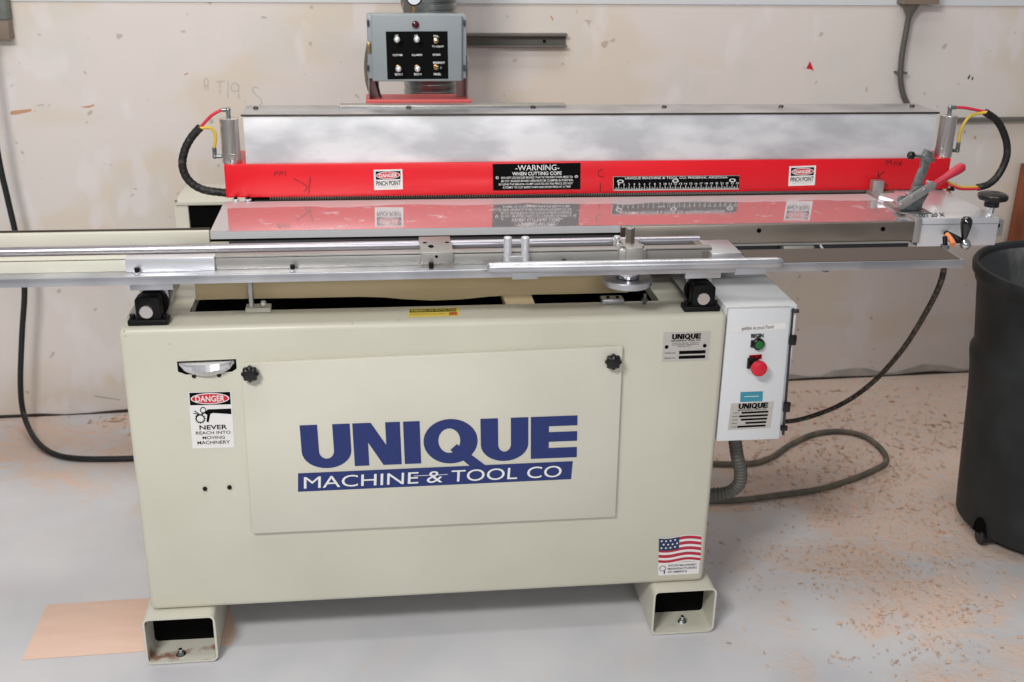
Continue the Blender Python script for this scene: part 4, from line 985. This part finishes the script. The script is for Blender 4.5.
# ribs around the lower wall
mb.build('bin_body', bin_, sharp=50)
mb = MB(); ringprof([(TR - .017, .668), (TR - .010, .676), (TR - .008, .690), (TR - .001, .696), (TR + .001, .714), (TR - .003, TH), (TR - .011, TH), (TR - .0155, .714), (TR - .017, .70), (TR - .017, .668)], 'bin_rubber'); mb.build('rim', bin_, sharp=60)
mb = MB(); ringprof([(RB - .03, .012), (RB - .026, .031)], 'bin_rubber')
for a in (200, 250, 300, 20, 80, 140):
    t = math.radians(a); c = Vector((TX + (RB - .035) * math.cos(t), TY + (RB - .035) * math.sin(t), 0)); mb.box(c.x - .03, c.x + .03, c.y - .02, c.y + .02, .012, .048, 'bin_rubber', .004)
mb.build('bin_base', bin_)
for a in (197, 262, 330, 90):
    t = math.radians(a); c = Vector((TX + (RB - .008) * math.cos(t), TY + (RB - .008) * math.sin(t), 0)); c2 = c + Vector((.012, 0, 0))
    mb = MB(); da = .11; r0, r1 = RB + .0012, RB + .0050; N_ = 8   # dark wheel arch moulded into the foot of the wall
    for k in range(N_):
        t0, t1 = t - da + 2 * da * k / N_, t - da + 2 * da * (k + 1) / N_
        h0, h1 = .036 + .045 * math.sin(PI * k / N_) ** .5, .036 + .045 * math.sin(PI * min(1, (k + 1) / N_)) ** .5 if k < N_ - 1 else .036
        mb.add([(TX + r0 * math.cos(t0), TY + r0 * math.sin(t0), .032), (TX + r0 * math.cos(t1), TY + r0 * math.sin(t1), .032), (TX + r1 * math.cos(t1), TY + r1 * math.sin(t1), h1), (TX + r1 * math.cos(t0), TY + r1 * math.sin(t0), h0)], [[0, 1, 2, 3]], 'interior_black')
    mb.build('wheel_arch', bin_)
    mb = MB(); mb.cyl((c.x - .008, c.y, .0235), (c.x + .008, c.y, .0235), .0232, 'black_plastic', 24, bev=.003); mb.build('wheel', bin_)
# bench behind at left
mb = MB(); zt = PY(200, 201, .8).z
bn = thing('steel_cabinet', 'cream metal cabinet with dark open front, standing near the wall behind the red beam', 'cabinet', (.35, .9, 0))
a = PY(174.5, 201, .8); 
mb.box(a.x, .85, .80, .99, zt - .012, zt, 'cream_paint_light', .003); mb.build('cabinet_top', bn)
mb = MB(); b = PY(188, 210, .8); mb.box(a.x - .004, b.x, .806, .835, 0.0, zt - .012, 'cream_paint_light', .002); mb.build('corner_post', bn); mb = MB(); mb.box(.82, .85, .806, .835, 0, zt - .012, 'cream_paint_light', .002); mb.build('corner_post', bn)
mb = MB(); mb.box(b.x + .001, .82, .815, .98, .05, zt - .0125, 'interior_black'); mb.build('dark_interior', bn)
mb = MB(); mb.cyl((a.x + .003, .80, zt), (a.x + .003, .80, zt + .004), .004, 'aluminium', 10); mb.build('screw', bn)
# round galvanised duct behind the control box
x0, x1 = PY(404, 40, .85).x, PY(459, 40, .85).x; zb_ = PY(430, 96, .85).z; rr = (x1 - x0) / 2
mb = MB(); prof = [(rr * .9, 0)]; z = 0
while z < .42: prof += [(rr, z), (rr, z + .010), (rr * .965, z + .012), (rr * .965, z + .016)]; z += .018
prof.append((rr, z)); mb.lathe(((x0 + x1) / 2, .85 + rr, zb_ - .02), (0, 0, 1), prof, 'duct_metal', 48)
mb.box(x0 + .002, x0 + .03, .87, 1.2, zb_ + .2, zb_ + .6, 'shelf_grey', .002)
mb.tube([((x0 + x1) / 2, .85 + rr, zb_ + .38), ((x0 + x1) / 2 + .02, 1.05, zb_ + .5), ((x0 + x1) / 2 + .1, 1.26, zb_ + .56)], rr * .9, 'duct_metal', 24, 10, .05, .02)
# a wall bracket reaching to the wall carries it
solo(mb, 'ribbed_duct', 'ribbed galvanised metal duct behind the grey control box', 'duct', ((x0 + x1) / 2, .85 + rr, zb_))
# channel on the wall
mb = MB(); a = PW(440, 33); b = PW(566, 33); z1 = PW(566, 33).z; z0 = PW(566, 46).z
mb.prism([Wp(a.x, z1), Wp(a.x, z1 - .006), Wp(b.x, z1 - .006), Wp(b.x, z1)], (0, -.03, 0), 'shelf_grey')
mb.prism([Wp(a.x, z0), Wp(a.x, z0 + .005), Wp(b.x, z0 + .005), Wp(b.x, z0)], (0, -.03, 0), 'shelf_grey')
mb.prism([Wp(a.x, z0), Wp(b.x, z0), Wp(b.x, z1), Wp(a.x, z1)], (0, -.004, 0), 'shelf_grey')
c = PW(544, 41); mb.ball(Vector((c.x, c.y - .006, c.z)), .005, 'black_iron', 10)
solo(mb, 'wall_channel', 'short grey metal channel fixed to the wall right of the control box', 'metal channel', tuple(a), group=None) if False else mb.build('wall_channel', None, base=tuple(a), label='short grey metal channel fixed to the wall right of the control box', category='metal channel')
# conduit at upper right
pts = [PW(909.5, 12, .03), PW(906, 32, .03), PW(902, 55, .03), PW(900.5, 78, .03), PW(903, 94, .03), PW(908, 106, .03), PW(914, 122, .03)]
mb = MB(); mb.tube(pts, .0085, 'conduit_grey', 12, 8, .12, .008)
mb.lathe(pts[0] + Vector((0, 0, -.015)), (0, 0, 1), [(.010, 0), (.014, .012), (.026, .034), (.028, .038)], 'shelf_grey', 20)
q = PW(901.5, 73, .03); mb.box(q.x - .012, q.x + .018, q.y - .004, q.y + .03, q.z - .003, q.z + .003, 'conduit_grey')
a = PW(896, 2, 0); b = PW(930, 2, 0); mb.prism([Wp(a.x, a.z - .002), Wp(b.x, a.z - .002), Wp(b.x, a.z + .06), Wp(a.x, a.z + .06)], (0, -.06, 0), 'box_brown')
mb.build('flexible_conduit', None, base=tuple(pts[3]), label='grey ribbed conduit hanging on the wall from a box at upper right', category='conduit')
# ledge at right
mb = MB(); a = PW(940, 117.5); b = PW(1075, 117.5)
mb.prism([Wp(a.x, a.z), Wp(b.x, a.z), Wp(b.x, a.z - .012), Wp(a.x, a.z - .012)], (0, -.022, 0), 'shelf_grey')
mb.build('wall_rail', None, base=tuple(a), label='thin grey rail on the wall behind the right hose loop', category='rail')
# upright board at the right edge
mb = MB(); a = PW(1019.5, 170, .03); zt = PW(1021, 163, .03).z; mb.box(a.x, a.x + .12, a.y - .03, a.y, 0, zt, 'brown_wood', .002)
mb.build('wooden_board', None, base=(a.x, a.y, 0), label='reddish-brown upright board against the wall at the far right edge', category='board')
# box at upper left
mb = MB(); a = PW(1, 38); b = PW(15, 38); zs = PW(8, 18).z; zt = PW(8, 0).z + .08
mb.prism([Wp(a.x - .05, a.z), Wp(b.x, a.z), Wp(b.x, zs), Wp(a.x - .05, zs)], (0, -.045, 0), 'box_brown', .002)
mb.prism([Wp(a.x - .05, zs), Wp(b.x + .002, zs), Wp(b.x + .002, zt), Wp(a.x - .05, zt)], (0, -.05, 0), 'box_grey', .002)
mb.build('wall_box', None, base=tuple(a), label='grey-brown box fixed to the wall in the upper left corner', category='box')
# ---- loose shavings
mb = MB()
def flake(x, y, s):
    a = random.uniform(0, 2 * PI); n = random.randint(2, 4); w_ = s * random.uniform(.25, .5); z = .001; P = []
    for k in range(n + 1):
        t = (k / n - .5) * s; P.append((x + t * math.cos(a), y + t * math.sin(a), z + random.uniform(0, .004)))
    nx, ny = -math.sin(a) * w_ / 2, math.cos(a) * w_ / 2
    vs = []; [vs.extend([(p[0] + nx, p[1] + ny, p[2]), (p[0] - nx, p[1] - ny, p[2] + random.uniform(0, .003))]) for p in P]
    mb.add(vs, [[2 * k, 2 * k + 2, 2 * k + 3, 2 * k + 1] for k in range(n)], 'shaving')
for cx, cy_, sp_, n, s in ((1.75, .80, .30, 260, .012), (2.1, .9, .35, 260, .012), (1.55, .25, .22, 120, .009), (1.75, .15, .25, 150, .010), (1.6, -.15, .25, 90, .008), (1.95, .45, .15, 120, .010), (2.0, 1.25, .4, 120, .012), (-.15, 1.2, .25, 50, .014), (-.35, 1.22, .05, 20, .02)):
    for k in range(n):
        x = random.gauss(cx, sp_ * .6); y = min(1.26, random.gauss(cy_, sp_ * .45))
        if (x < 1.25 and -.05 < y < .65 and x > -.05): continue
        flake(x, y, s * random.uniform(.4, 1.5))
for px, py, n, sp_ in ((830, 516, 60, .03), (845, 548, 22, .02), (838, 570, 16, .02), (870, 565, 18, .02), (905, 568, 40, .04), (935, 560, 40, .04), (960, 612, 50, .05), (940, 650, 30, .04),
                       (905, 620, 35, .04), (858, 625, 16, .02), (845, 660, 14, .02), (885, 612, 20, .02), (880, 478, 90, .04), (850, 487, 60, .03), (900, 468, 60, .04), (815, 496, 40, .03), (775, 502, 30, .03), (740, 506, 20, .03), (755, 590, 10, .03), (700, 560, 10, .05)):
    c = PZ(px, py, 0)
    for k in range(n): flake(random.gauss(c.x, sp_), random.gauss(c.y, sp_ * .7), random.uniform(.004, .010))
mb.build('sawdust', None, base=(1.7, .6, 0), label='pale wood shavings scattered over the concrete floor', category='sawdust', kind='stuff')
for o in bpy.data.objects:
    if 'base' in o: del o['base']
